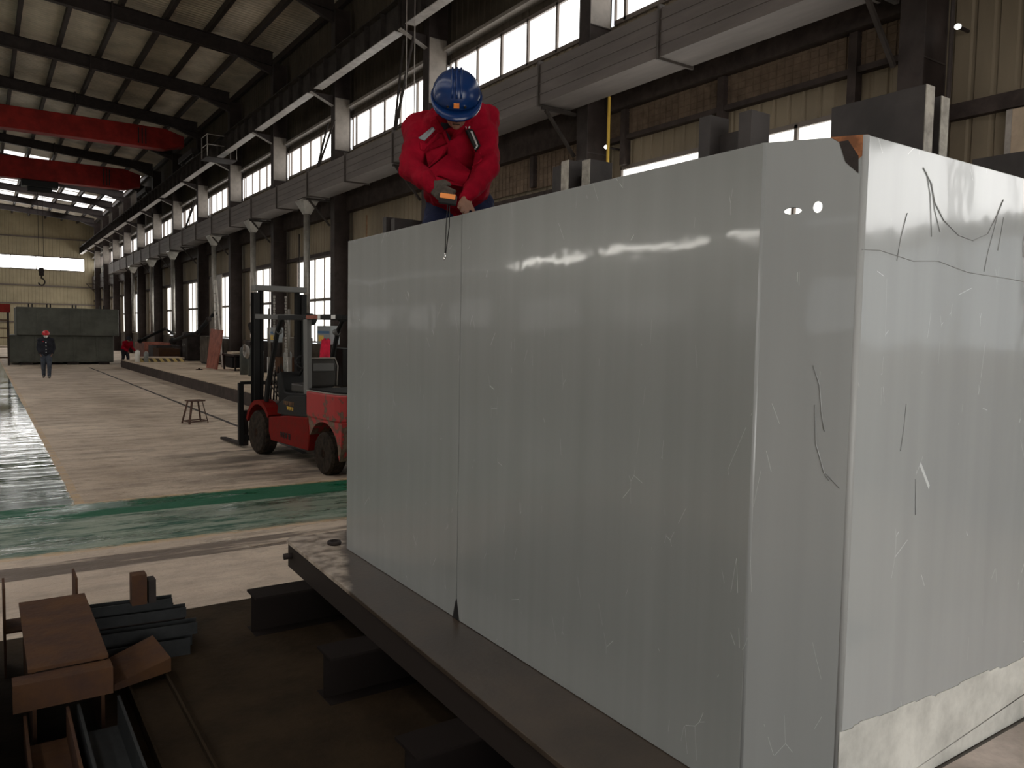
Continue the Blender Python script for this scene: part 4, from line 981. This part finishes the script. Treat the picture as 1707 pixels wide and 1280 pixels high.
b = MB(); b.prism([(x * .90, y * .97) for x, y in full], 'z', 1.118, 1.14); b.build('top_mat', 'blackmat', F)
def wheel(x, y, r, wd, name):
    s_ = 1 if x > 0 else -1
    b = MB(); b.lathe([(r * .58, -wd / 2), (r * .9, -wd / 2), (r, -wd * .36), (r, wd * .36), (r * .9, wd / 2), (r * .58, wd / 2)], (x, y, r), 28, 'x')
    o = b.build(name, 'rubber', F, False, bevel=.004)
    b = MB(); b.lathe([(r * .57, s_ * wd * .30), (r * .50, s_ * wd * .46), (r * .24, s_ * wd * .34), (r * .2, s_ * wd * .50), (.01, s_ * wd * .50)], (x, y, r), 24, 'x'); b.build('rim', 'rust', o, True)
    b = MB()
    for i in range(26):
        t = 2 * math.pi * i / 26; c_, s2 = math.cos(t), math.sin(t)
        b.bar((x - wd * .36, y + c_ * (r - .004), r + s2 * (r - .004)), (x + wd * .36, y + c_ * (r - .004), r + s2 * (r - .004)), .03, .02, (0, c_, s2))
    b.build('tread', 'rubber', o)
for s_ in (-1, 1):
    wheel(s_ * .50, 1.18, .34, .24, 'front_wheel'); wheel(s_ * .47, -1.06, .29, .22, 'rear_wheel')
# seat
b = MB(); b.box(-.25, .25, .28, .72, 1.0, 1.14); b.build('seat_cushion', 'grey_vinyl', F, bevel=.03)
b = MB(); b.prism([(-.23, 1.10), (.23, 1.10), (.25, 1.42), (.20, 1.53), (-.20, 1.53), (-.25, 1.42)], 'y', .14, .26); sb = b.build('seat_back', 'grey_vinyl', F, bevel=.035)
b = MB(); b.prism([(-.16, 1.34), (.18, 1.34), (.18, 1.46), (-.16, 1.46)], 'y', .12, .145); b.build('back_pad', 'fork_grey', sb, bevel=.012)
b = MB(); b.tube([(-.235, .135, 1.12), (-.25, .135, 1.42), (-.2, .135, 1.54), (.2, .135, 1.54), (.25, .135, 1.42), (.235, .135, 1.12)], .010, 8); b.build('piping', 'pale_steel', sb, True)
# steering wheel, levers
b = MB(); b.tube([(0, 1.0, 1.2), (0, .72, 1.42)], .02, 8); b.build('steering_column', 'black', F)
b = MB(); ax = V((0, -.62, .78)).normalized(); u_ = V((1, 0, 0)); v_ = ax.cross(u_)
b.tube([V((0, .71, 1.44)) + (u_ * math.cos(t) + v_ * math.sin(t)) * .17 for t in [i * math.pi / 10 for i in range(21)]], .014, 8)
b.bar(V((0, .71, 1.44)) - u_ * .16, V((0, .71, 1.44)) + u_ * .16, .02, .012); b.build('steering_wheel', 'black', F, True)
for i, xx in enumerate((.18, .23, .28)):
    b = MB(); b.tube([(xx, .98, 1.28), (xx, .92, 1.50)], .008, 6); b.ell((xx, .92, 1.51), (.018,) * 3); b.build('lever', 'black', F, True)
# overhead guard
for s_ in (-1, 1):
    b = MB(); b.bar((s_ * .50, -.42, 1.05), (s_ * .50, -.40, 2.14), .07, .13, (0, 1, 0)); b.build('guard_rear_post', 'fork_grey', F, bevel=.008)
    b = MB(); b.tube([(s_ * .50, 1.05, .84), (s_ * .50, .95, 1.2), (s_ * .50, .62, 1.95), (s_ * .50, .45, 2.13)], .038, 8); b.build('guard_front_post', 'black', F)
    mbox(s_ * .50 - .035, s_ * .50 + .035, -1.35, .55, 2.10, 2.17).build('guard_rail', 'black', F, bevel=.006)
for yy in [-1.32 + i * .232 for i in range(9)]:
    mbox(-.47, .47, yy, yy + .035, 2.12, 2.16).build('guard_bar', 'black', F)
for (y0, y1, mt_) in ((-.80, -.44, 'rust_bright'), (-.88, -.80, 'white'), (-1.32, -1.20, 'white')):
    mbox(-.5365, -.535, y0, y1, 2.11, 2.16).build('guard_label', mt_, F)
b = MB(); b.prism([(-.45, .45), (-.02, .62), (-.45, .80)], 'z', 2.17, 2.185); b.M = Matrix(); b.build('visor', 'fork_grey', F)
# mast
mt = MB()
for s_ in (-1, 1):
    for (x0, x1, y0, y1) in ((.36, .375, 1.66, 1.82), (.375, .45, 1.66, 1.68), (.375, .45, 1.80, 1.82)):
        a, c = sorted((s_ * x0, s_ * x1)); mt.box(a, c, y0, y1, .10, 2.55)
mt = mt.build('outer_mast', 'black', F)
b = MB()
for s_ in (-1, 1): a, c = sorted((s_ * .29, s_ * .34)); b.box(a, c, 1.68, 1.80, .14, 2.62)
b.build('inner_mast', 'blackmat', F)
mbox(-.44, .44, 1.64, 1.82, 2.58, 2.67).build('mast_crossbar', 'fork_grey', F, bevel=.008)
mbox(-.44, .44, 1.64, 1.70, 2.12, 2.20).build('mast_crossbar', 'fork_grey', F, bevel=.008)
mbox(-.44, .44, 1.64, 1.70, .55, .65).build('mast_crossbar', 'black', F, bevel=.008)
for xx in (-.17, .17):
    b = MB(); b.cyl((xx, 1.74, .2), (xx, 1.74, 1.5), .035); b.cyl((xx, 1.74, 1.5), (xx, 1.74, 2.3), .02); b.build('lift_cylinder', 'pipe', F, True)
for xx in (-.10, .10):
    b = MB()
    for i in range(40): b.box(xx - .012 - .006 * (i % 2), xx + .012 + .006 * (i % 2), 1.70, 1.71, .6 + i * .048, .64 + i * .048)
    b.build('lift_chain', 'pipe', F)
b = MB()
for z in (.12, .50): b.box(-.60, .60, 1.86, 1.90, z, z + .09)
for xx in (-.60, -.32, .28, .56): b.box(xx, xx + .04, 1.86, 1.90, .12, 1.08)
b.box(-.60, .60, 1.86, 1.90, 1.05, 1.10); b.build('load_backrest', 'black', F)
mbox(-.64, -.56, 1.84, 1.90, .06, 1.08).build('backrest_side_bar', 'black', F)
for xx in (-.58, .44):
    b = MB(); b.box(xx, xx + .12, 1.90, 1.94, .04, .62); b.prism([(xx, 1.92), (xx + .12, 1.92), (xx + .11, 2.92), (xx + .04, 2.97), (xx + .01, 2.92)], 'z', .03, .065); b.build('fork', 'dark_steel', F)
# hoses and lamp
b = MB()
for i in range(6):
    xx = -.30 + i * .05; b.tube([(xx, 1.62, .8), (xx - .04, 1.45, 1.15 + .05 * i), (xx + .03, 1.3, .98), (xx, 1.05, .9)], .012, 6)
b.build('hydraulic_hoses', 'dark_steel', F, True)
for s_ in (-1, 1):
    b = MB(); b.cyl((s_ * .48, .60, 1.93), (s_ * .48, .68, 1.93), .05); b.build('headlamp', 'fork_grey', F, True)
# side markings: dark characters on the red panel, gold lettering on the black cover (too worn to read)
def strokes(name, cells, x, y0, z0, size, material):
    b = MB(); rr = random.Random(11)
    for i in range(cells):
        yy = y0 - i * size * 1.15
        for (a_, c_, d_, e_) in (((.0, .85, .9, .85), (.45, 1, .45, .0), (.1, .5, .8, .5), (.1, .15, .85, .05))[: 3 + i % 2] + (((.1, .8, .1, .1),) if i % 3 else ((.85, .8, .7, .1),))):
            b.bar((x, yy - a_ * size, z0 + c_ * size), (x, yy - d_ * size, z0 + e_ * size), .012 if size < .07 else .018, .004, (1, 0, 0))
    return b.build(name, material, F)
strokes('side_lettering', 4, -.5835, .35, .36, .085, 'black')
strokes('cover_lettering', 6, -.5835, .22, .86, .055, 'wood'); strokes('cover_lettering', 4, -.5835, .10, .79, .05, 'yellow')

# ================================================================== STOOL
b0 = thing('stool', 'rusty steel four-legged stool standing alone on the concrete floor', 'stool', (3.62, 16.9, 0), .25)
mbox(-.16, .16, -.13, .13, .455, .48).build('seat', 'stool', b0, bevel=.004)
for sx_, sy_ in ((-1, -1), (1, -1), (-1, 1), (1, 1)):
    b = MB(); b.bar((sx_ * .11, sy_ * .09, .455), (sx_ * .20, sy_ * .16, 0), .035, .012 if sx_ > 0 else .03); b.build('leg', 'stool', b0)
for a_, c_ in (((-1, -1), (1, -1)), ((1, -1), (1, 1)), ((1, 1), (-1, 1)), ((-1, 1), (-1, -1))):
    b = MB(); b.bar((a_[0] * .19, a_[1] * .152, .05), (c_[0] * .19, c_[1] * .152, .05), .025, .02); b.build('stretcher', 'stool', b0)

# ================================================================== PLATFORM AND WALL CLUTTER
pf = thing('raised_platform', '', 'platform', (7.24, 28, 0)); mbox(-1.62, 1.64, -14, 14, 0, .36).build('slab', 'concrete', pf); mbox(-1.64, -1.62, -14, 14, 0, .335).build('edge_plate', 'girt', pf); tag(pf, 'long low raised concrete platform running beside the window wall', 'platform')
zp = .361
hz = thing('striped_block', 'low concrete block with faded yellow and black hazard stripes on the platform', 'block', (6.6, 40.2, zp))
mbox(-.5, 1.4, -.7, .8, 0, .19).build('block_body', 'concrete', hz); mbox(-.5, 1.4, -.706, -.70, .0, .16).build('stripe_band', 'hazard', hz); mbox(-.506, -.5, -.7, .8, .0, .16).build('stripe_band', 'hazard', hz)
def cylinder(x, y, h, r, mt_, label, z=zp, group=None):
    c = thing('gas_cylinder', label, 'gas cylinder', (x, y, z), 0, group)
    b = MB(); b.lathe([(r * .9, 0), (r, .02), (r, h * .80), (r * .88, h * .88), (r * .45, h * .94), (r * .25, h * .96)], (0, 0, 0), 20); b.build('tank', mt_, c, True)
    b = MB(); b.lathe([(r * .25, h * .955), (.02, h * .97), (.02, h)], (0, 0, 0), 12); b.bar((-.05, 0, h - .015), (.05, 0, h - .015), .015, .03); b.build('valve', 'chrome', c)
    return c
cylinder(5.95, 39.4, .56, .11, 'cyl_white', 'short shiny pale gas cylinder at the far end of the platform')
cylinder(6.28, 39.2, .50, .10, 'cyl_grey', 'short grey gas cylinder beside the shiny pale one')
cylinder(7.6, 27.85, 1.05, .14, 'cyl_dark', 'dark gas cylinder left of the mast, nearest the window wall corner')
cylinder(7.62, 26.9, 1.02, .14, 'cyl_dark', 'middle dark gas cylinder seen just left of the forklift mast', group='dark cylinders')
cylinder(7.6, 26.0, 1.05, .14, 'cyl_dark', 'dark gas cylinder directly behind the forklift mast')
cylinder(7.6, 23.15, 1.03, .125, 'cyl_grey', 'grey gas cylinder with bright shoulder seen through the forklift cab')
cylinder(7.7, 22.3, .80, .09, 'cyl_grey', 'small gas cylinder right of the taller grey one in the cab view')
o = MB()
for i in range(3): o.tube([(7.452 - .036 * i, 26.9 + .22 * math.cos(t), 1.18 + .20 * math.sin(t) + .02 * i) for t in [k * math.pi / 9 for k in range(19)]], .022, 8)
tag(o.build('hose_coil', 'pale_steel', None, True), 'pale hose coil hanging over the dark gas cylinders', 'hose')
o = MB(); o.hexa([(7.6, 31.8, zp), (7.66, 31.8, zp), (7.66, 33.4, zp), (7.6, 33.4, zp), (7.85, 31.8, 1.9), (7.9, 31.8, 1.9), (7.9, 33.7, 1.94), (7.85, 33.7, 1.94)])
tag(o.build('primer_plate', 'rust_bright'), 'reddish-brown primed steel plate leaning upright behind the stool', 'steel plate')
ld = thing('ladder', 'tall aluminium stepladder behind the reddish-brown plate', 'ladder', (8.2, 34.2, zp + .012))
for yy in (-.95, .05):
    b = MB(); b.bar((0, yy, 0), (0, (yy + .45) * .35 + .2, 3.6), .05, .06, (1, 0, 0)); b.build('rail', 'pale_steel', ld)
for i in range(10):
    t = (i + .5) / 10; ya = -.95 + (((-.95 + .45) * .35 + .2) + .95) * t; yb = .05 + (((.05 + .45) * .35 + .2) - .05) * t
    b = MB(); b.bar((0, ya, 3.6 * t), (0, yb, 3.6 * t), .04, .03, (1, 0, 0)); b.build('rung', 'pale_steel', ld)
bn = thing('workbench', 'dark steel workbench with a pale board on it, left of the gas cylinders', 'workbench', (8.3, 31.2, zp))
mbox(-.4, .4, -.9, .9, .55, .62).build('bench_top', 'dark_steel', bn)
for sx_ in (-.36, .3):
    for sy_ in (-.85, .79): mbox(sx_, sx_ + .06, sy_, sy_ + .06, 0, .55).build('leg', 'dark_steel', bn)
mbox(-.36, .3, -.5, .5, .1, .5).build('lower_drawer', 'blackmat', bn)
tag(mbox(8.0, 8.45, 30.9, 31.7, zp + .622, zp + .70).build('board', 'concrete'), 'short pale board lying on the workbench', 'board')
cx = thing('tool_crate', 'rusty brown open crate beside the grey gas cylinder in the cab view', 'crate', (7.9, 24.4, zp))
mbox(-.3, .3, -.5, .5, .28, .34).build('tray', 'rust', cx)
for (x0, x1, y0, y1) in ((-.3, .3, -.5, -.47), (-.3, .3, .47, .5), (-.3, -.27, -.47, .47), (.27, .3, -.47, .47)): mbox(x0, x1, y0, y1, .34, .74).build('side', 'rust', cx)
for sx_ in (-.28, .24):
    for sy_ in (-.48, .44): mbox(sx_, sx_ + .04, sy_, sy_ + .04, 0, .28).build('leg', 'dark_steel', cx)
def cabinet(x, y, w_, d_, h_, mt_, label, z=zp, doors=2):
    c = thing('cabinet', label, 'cabinet', (x, y, z)); mbox(-d_ / 2, d_ / 2, -w_ / 2, w_ / 2, .06, h_).build('body', mt_, c, bevel=.008)
    for i in range(doors):
        y0 = -w_ / 2 + .02 + i * (w_ - .04) / doors; y1 = y0 + (w_ - .04) / doors - .015
        dd = mbox(-d_ / 2 - .018, -d_ / 2, y0, y1, .09, h_ - .03).build('door', mt_, c, bevel=.004)
        mbox(-d_ / 2 - .045, -d_ / 2 - .018, y1 - .08, y1 - .06, h_ * .5, h_ * .5 + .14).build('handle', 'chrome', dd)
    mbox(-d_ / 2 + .03, d_ / 2, -w_ / 2 + .03, w_ / 2 - .03, 0, .06).build('plinth', 'black', c)
    return c
cabinet(8.6, 29.6, 1.0, .6, 1.15, 'dark_steel', 'low dark cabinet between the workbench and the gas cylinders')
cabinet(8.6, 25.2, 1.2, .6, 1.35, 'brick', 'dark brown cabinet seen through the forklift mast')
cabinet(8.62, 21.6, 1.6, .46, 1.10, 'blackmat', 'black cabinet under the hanging red cloth behind the forklift seat')
cabinet(8.6, 36.9, 1.4, .6, 1.25, 'brick', 'dark cabinet behind the stool next to a bright window')
cabinet(8.6, 40.8, 1.2, .6, 1.4, 'dark_steel', 'farthest dark cabinet on the platform, right of the striped block')
def ctl(x, y, z, w_, h_, label, lab):
    c = thing('control_box', label, 'control box', (x, y, z)); mbox(-.14, .14, -w_ / 2, w_ / 2, -h_ / 2, h_ / 2).build('box', 'box_grey', c, bevel=.01)
    mbox(-.144, -.14, -w_ / 2 + .06, w_ / 2 - .05, h_ * .08, h_ * .22).build('label', 'blue', c); mbox(-.144, -.14, -.02 if lab else -w_ / 2 + .1, w_ / 2 - .12, -h_ * .34, -h_ * .02).build('label', 'yellow', c)
    mbox(-.05, .14, -.05, .05, -z + zp, -h_ / 2).build('stand', 'dark_steel', c)
ctl(8.12, 21.2, 1.83, 1.0, .52, 'grey control box with blue and yellow labels behind the forklift seat', 1)
ctl(8.3, 26.6, 1.78, .9, .5, 'dim control box with a yellow label seen through the forklift guard', 0)
b = MB()
gr = []
for i in range(13):
    yy = 20.55 + i * .055; row = []
    for jn in range(9):
        t = jn / 8; row.append(b.bm.verts.new((7.93 - .04 * math.sin(i * 1.3 + t) * (.6 + t) - .03 * t, yy + (i - 6) * .018 * t, 1.72 - .66 * t - .03 * math.sin(i * 1.3))))
    gr.append(row)
for a_, c_ in zip(gr, gr[1:]):
    for k in range(8): b.bm.faces.new((a_[k], a_[k + 1], c_[k + 1], c_[k]))
o = b.build('red_cloth', 'red_cloth', None, True); md = o.modifiers.new('thick', 'SOLIDIFY'); md.thickness = .012
tag(o, 'bright red cloth hanging from the control box behind the forklift seat', 'cloth')
for (x, y, z, lb) in ((9.2, 10.7, 5.28, 'small bright lamp glowing beside the column above the tank rim'), (9.3, 4.75, 5.55, 'small bright lamp glowing right of the broad near column')):
    c = thing('wall_lamp', lb, 'lamp', (x, y, z)); b = MB(); b.ell((0, 0, 0), (.035, .035, .03)); b.build('bulb', 'pane_end', c, True)
    b = MB(); b.cyl((.02, 0, 0), (9.54 - x, 0, 0), .02); b.build('bracket', 'dark_steel', c)
c = thing('wall_panel', 'pale framed panel on the wall at the right edge', 'panel', (9.53, 4.0, 4.2)); mbox(0, .03, -1.0, .28, -.8, .35).build('panel', 'concrete', c); mbox(-.01, 0, .22, .28, -.8, .35).build('edge', 'pale_steel', c)
# vertical cable trunks and pipes on the wall side
for i, (y, x0, h_, mt_, lb) in enumerate(((20.6, 9.0, 5.2, 'wood', 'thin brown conduit rising behind the forklift, right of the drop pipe'), (26.2, 9.0, 5.2, 'dark_steel', 'thin dark conduit between the two lit lower windows'), (10.3, 8.9, 6.0, 'yellow', 'thin yellowish conduit beside the column above the tank rim'), (4.62, 8.92, 9, 'column_dark', 'slim dark conduit beside the broad near column'))):
    o = MB(); o.cyl((x0, y, 0), (x0, y, h_), .025, n=8); tag(o.build('conduit', mt_), lb, 'conduit')
for n_, (y, lb) in enumerate(((39.5, 'grey sliding door panel standing open between two far columns'), (33.4 - 5.3, 'grey sheet panel between the second lit window and the column'))):
    if n_ == 0:
        o = mbox(9.38, 9.44, 38.2, 40.4, .362, 4.5).build('sheet_panel', 'column_grey'); tag(o, lb, 'panel')
for i, (x, y, sx_, sy_, h_, mt_, nm, lb) in enumerate(((7.9, 43.3, .5, .8, .9, 'rust', 'scrap_bin', 'rusty bin beyond the platform end near the striped block'), (8.2, 45.5, .6, 1.2, 1.0, 'dark_steel', 'scrap_bin', 'dark steel bin farther along the window wall'), (8.2, 49.0, .7, 1.6, 1.1, 'rust_bright', 'scrap_bin', 'reddish bin far along the window wall'))):
    c = thing(nm, lb, 'bin', (x, y, 0)); 
    for (a0, a1, b0_, b1_) in ((-sx_, sx_, -sy_, -sy_ + .03), (-sx_, sx_, sy_ - .03, sy_), (-sx_, -sx_ + .03, -sy_ + .03, sy_ - .03), (sx_ - .03, sx_, -sy_ + .03, sy_ - .03)): mbox(a0, a1, b0_, b1_, .05, h_).build('side', mt_, c)
    mbox(-sx_, sx_, -sy_, sy_, 0, .05).build('bottom', mt_, c)
c = MB(); c.bar((6.4, 22.9, zp + .03), (7.2, 22.4, zp + .03), .04, .05); tag(c.build('steel_offcut', 'dark_steel'), 'short dark steel offcut lying on the platform by the forklift mast', 'offcut')
c = MB(); c.box(-.1, .12, -.06, .06, 0, .03); c.box(-.02, .03, -.05, .05, .03, .07); o = c.build('clamp', 'dark_steel'); o.location = (6.9, 31.5, zp); tag(o, 'small dark clamp lying on the platform above the stool', 'clamp')

# ================================================================== FAR TANKS AND RACK
def far_tank(name, label, x0, x1, y0, y1, z0, z1, lugs, ribs):
    c = thing(name, label, 'tank', ((x0 + x1) / 2, y0, z0)); cx_ = (x0 + x1) / 2
    mbox(x0 - cx_, x1 - cx_, 0, y1 - y0, 0, z1 - z0).build('shell', 'far_tank', c, bevel=.03)
    for xx in ribs: mbox(xx - cx_, xx - cx_ + .10, -.03, .0, .02, z1 - z0 - .02).build('rib', 'far_tank', c, bevel=.01)
    for xx in lugs:
        b = MB(); b.box(xx - cx_ - .1, xx - cx_ - .05, .1, .35, z1 - z0, z1 - z0 + .17); b.box(xx - cx_ + .05, xx - cx_ + .1, .1, .35, z1 - z0, z1 - z0 + .17); b.build('lifting_lug', 'black', c)
    for xx in (x0 + .8, (x0 + x1) / 2, x1 - .6):
        pass
    return c
far_tank('stored_tank', 'lower of two grey-green steel tanks stacked at the far end of the hall', 1.15, 5.72, 45.4, 48.6, .12, 1.46, (), (2.2, 3.9, 4.9))
far_tank('stored_tank', 'upper of two grey-green steel tanks stacked at the far end of the hall', 1.45, 5.95, 45.2, 48.6, 1.462, 2.85, (2.05, 2.83, 3.95, 5.2), (2.3, 3.7, 4.2))
for n_, (x, lb) in enumerate(((1.6, 'left skid block under the far stacked tanks'), (3.6, 'middle skid block under the far stacked tanks'), (5.0, 'right skid block under the far stacked tanks'))):
    tag(mbox(x, x + .5, 45.2, 48.4, 0, .12).build('skid_block', 'dark_steel'), lb, 'block', 'skid blocks under the far tanks')
rk = thing('pipe_rack', 'red topped steel rack with dark rails left of the far stacked tanks', 'rack', (-.4, 44.9, 0))
mbox(-2.2, 1.6, -.1, .1, 2.55, 2.95).build('top_beam', 'red_crane', rk, bevel=.01)
for xx in (-2.1, -.6, .5, 1.45): mbox(xx, xx + .1, -.06, .06, 0, 2.55).build('post', 'rafter', rk)
for z in (.35, .85, 1.3, 1.75, 2.15): mbox(-2.1, 1.5, -.12, -.06, z, z + .06).build('rail', 'rust', rk)

# ================================================================== FOREGROUND SCRAP
o = mbox(-1.6, 4.9, -1.2, 5.62, .0, .012).build('floor_plate', 'rust_and_shade_floor'); tag(o, 'dark brown steel plate, its tone part shadow, covering the floor left of and under the tank table', 'floor plate')  # dark plate; its tone holds shadow too and stands for shade beneath the table
def hbeam(name, label, x, y, z, ln, h_, w_, rz, mt_, t=.012, web_vertical=True, cat='beam', tilt=0):
    b = MB()
    if web_vertical: b.box(-w_ / 2, w_ / 2, 0, ln, 0, t); b.box(-w_ / 2, w_ / 2, 0, ln, h_ - t, h_); b.box(-t / 2, t / 2, 0, ln, t, h_ - t)
    else: b.box(-w_ / 2, -w_ / 2 + t, 0, ln, 0, h_); b.box(w_ / 2 - t, w_ / 2, 0, ln, 0, h_); b.box(-w_ / 2 + t, w_ / 2 - t, 0, ln, h_ / 2 - t / 2, h_ / 2 + t / 2)
    o = b.build(name, mt_); o.location = (x, y, z); o.rotation_euler = (tilt, 0, rz); return tag(o, label, cat)
zf = .013
hbeam('steel_beam', 'brown H-beam at the far left edge of the foreground scrap', -.17, 1.6, zf, 3.7, .50, .34, 0, 'rust', web_vertical=True)
bx_ = thing('box_beam', 'wide rusty box beam with a flat brown top, nearest to the camera in the scrap pile', 'beam', (.30, 3.92, zf))
mbox(-.16, .155, .0, 1.0, .42, .435).build('top_plate', 'rust', bx_); mbox(-.145, -.13, .02, .98, 0, .42).build('side_plate', 'rust', bx_); mbox(.125, .14, .02, .98, 0, .42).build('side_plate', 'rust', bx_)
tag(mbox(.08, .46, 3.81, 3.912, .31, .43).build('cross_plate', 'rust'), 'rusty cross plate lying in front of the wide box beam', 'plate')
hbeam('steel_channel', 'left dark channel running toward the camera below the cross plate', .20, 1.4, zf, 2.4, .285, .17, 0, 'rust', web_vertical=False)
hbeam('steel_channel', 'right dark channel running toward the camera below the cross plate', .40, 1.4, zf, 2.4, .285, .17, 0, 'scrap_blue', web_vertical=False)
hbeam('angle_bar', 'thin pale-edged angle bar beside the right dark channel', .515, 1.3, zf, 2.50, .08, .04, -.004, 'pale_dark', t=.004)
hbeam('steel_channel', 'long wide brown channel lying on the floor plate, right of the scrap pile',   .70, 1.5, zf, 3.25, .07, .20, .0, 'rust_and_shade_floor', web_vertical=False)
hbeam('steel_beam', 'short upturned H-beam end at the back left of the scrap pile', .25, 5.0, zf, .22, .50, .36, 0, 'rust', web_vertical=False)
for i, (x, y, z, ln, h_, w_, mt_, lb) in enumerate((
        (1.00, 4.86, zf, .55, .10, .10, 'scrap_blue', 'bluish channel at the front bottom of the crosswise stack'),
        (1.04, 5.00, zf, .60, .10, .10, 'scrap_blue', 'second bluish channel in the bottom layer of the crosswise stack'),
        (1.01, 5.14, zf, .62, .10, .10, 'dark_steel', 'dark channel at the back bottom of the crosswise stack'),
        (1.05, 4.90, .114, .60, .07, .09, 'scrap_blue', 'bluish channel jutting farthest right in the middle of the crosswise stack'),
        (.99, 5.02, .114, .56, .09, .09, 'dark_steel', 'dark channel in the middle layer of the crosswise stack'),
        (1.03, 5.15, .114, .60, .08, .09, 'dark_steel', 'dark channel at the back of the middle layer of the crosswise stack'),
        (1.00, 4.96, .205, .56, .06, .08, 'scrap_blue', 'bluish channel of the upper layer of the crosswise stack, in front'),
        (.95, 5.08, .205, .52, .06, .08, 'dark_steel', 'dark channel of the upper layer of the crosswise stack, behind'),
        (.93, 5.00, .266, .50, .055, .08, 'scrap_blue', 'shortest bluish channel lying on top of the crosswise stack'))):
    hbeam('stacked_channel', lb, x, y, z, ln, h_, w_, math.pi / 2 - .12, mt_, t=.007, web_vertical=False)
tag(mbox(.70, .78, 4.93, 5.02, .322, .50).build('stub_block', 'rust'), 'small upright rusty block on top of the crosswise channel stack', 'block')
tag(mbox(.79, .83, 4.93, 5.02, .322, .46).build('stub_block', 'dark_steel'), 'thin dark block beside the upright rusty block', 'block')
o = MB(); o.hexa([(.53, 4.35, .086), (.82, 4.45, .086), (.78, 4.76, .086), (.52, 4.70, .086), (.53, 4.35, .12), (.82, 4.45, .16), (.78, 4.76, .19), (.52, 4.70, .12)]); tag(o.build('scrap_plate', 'rust'), 'crumpled brown plate between the box beam and the channel stack', 'plate')
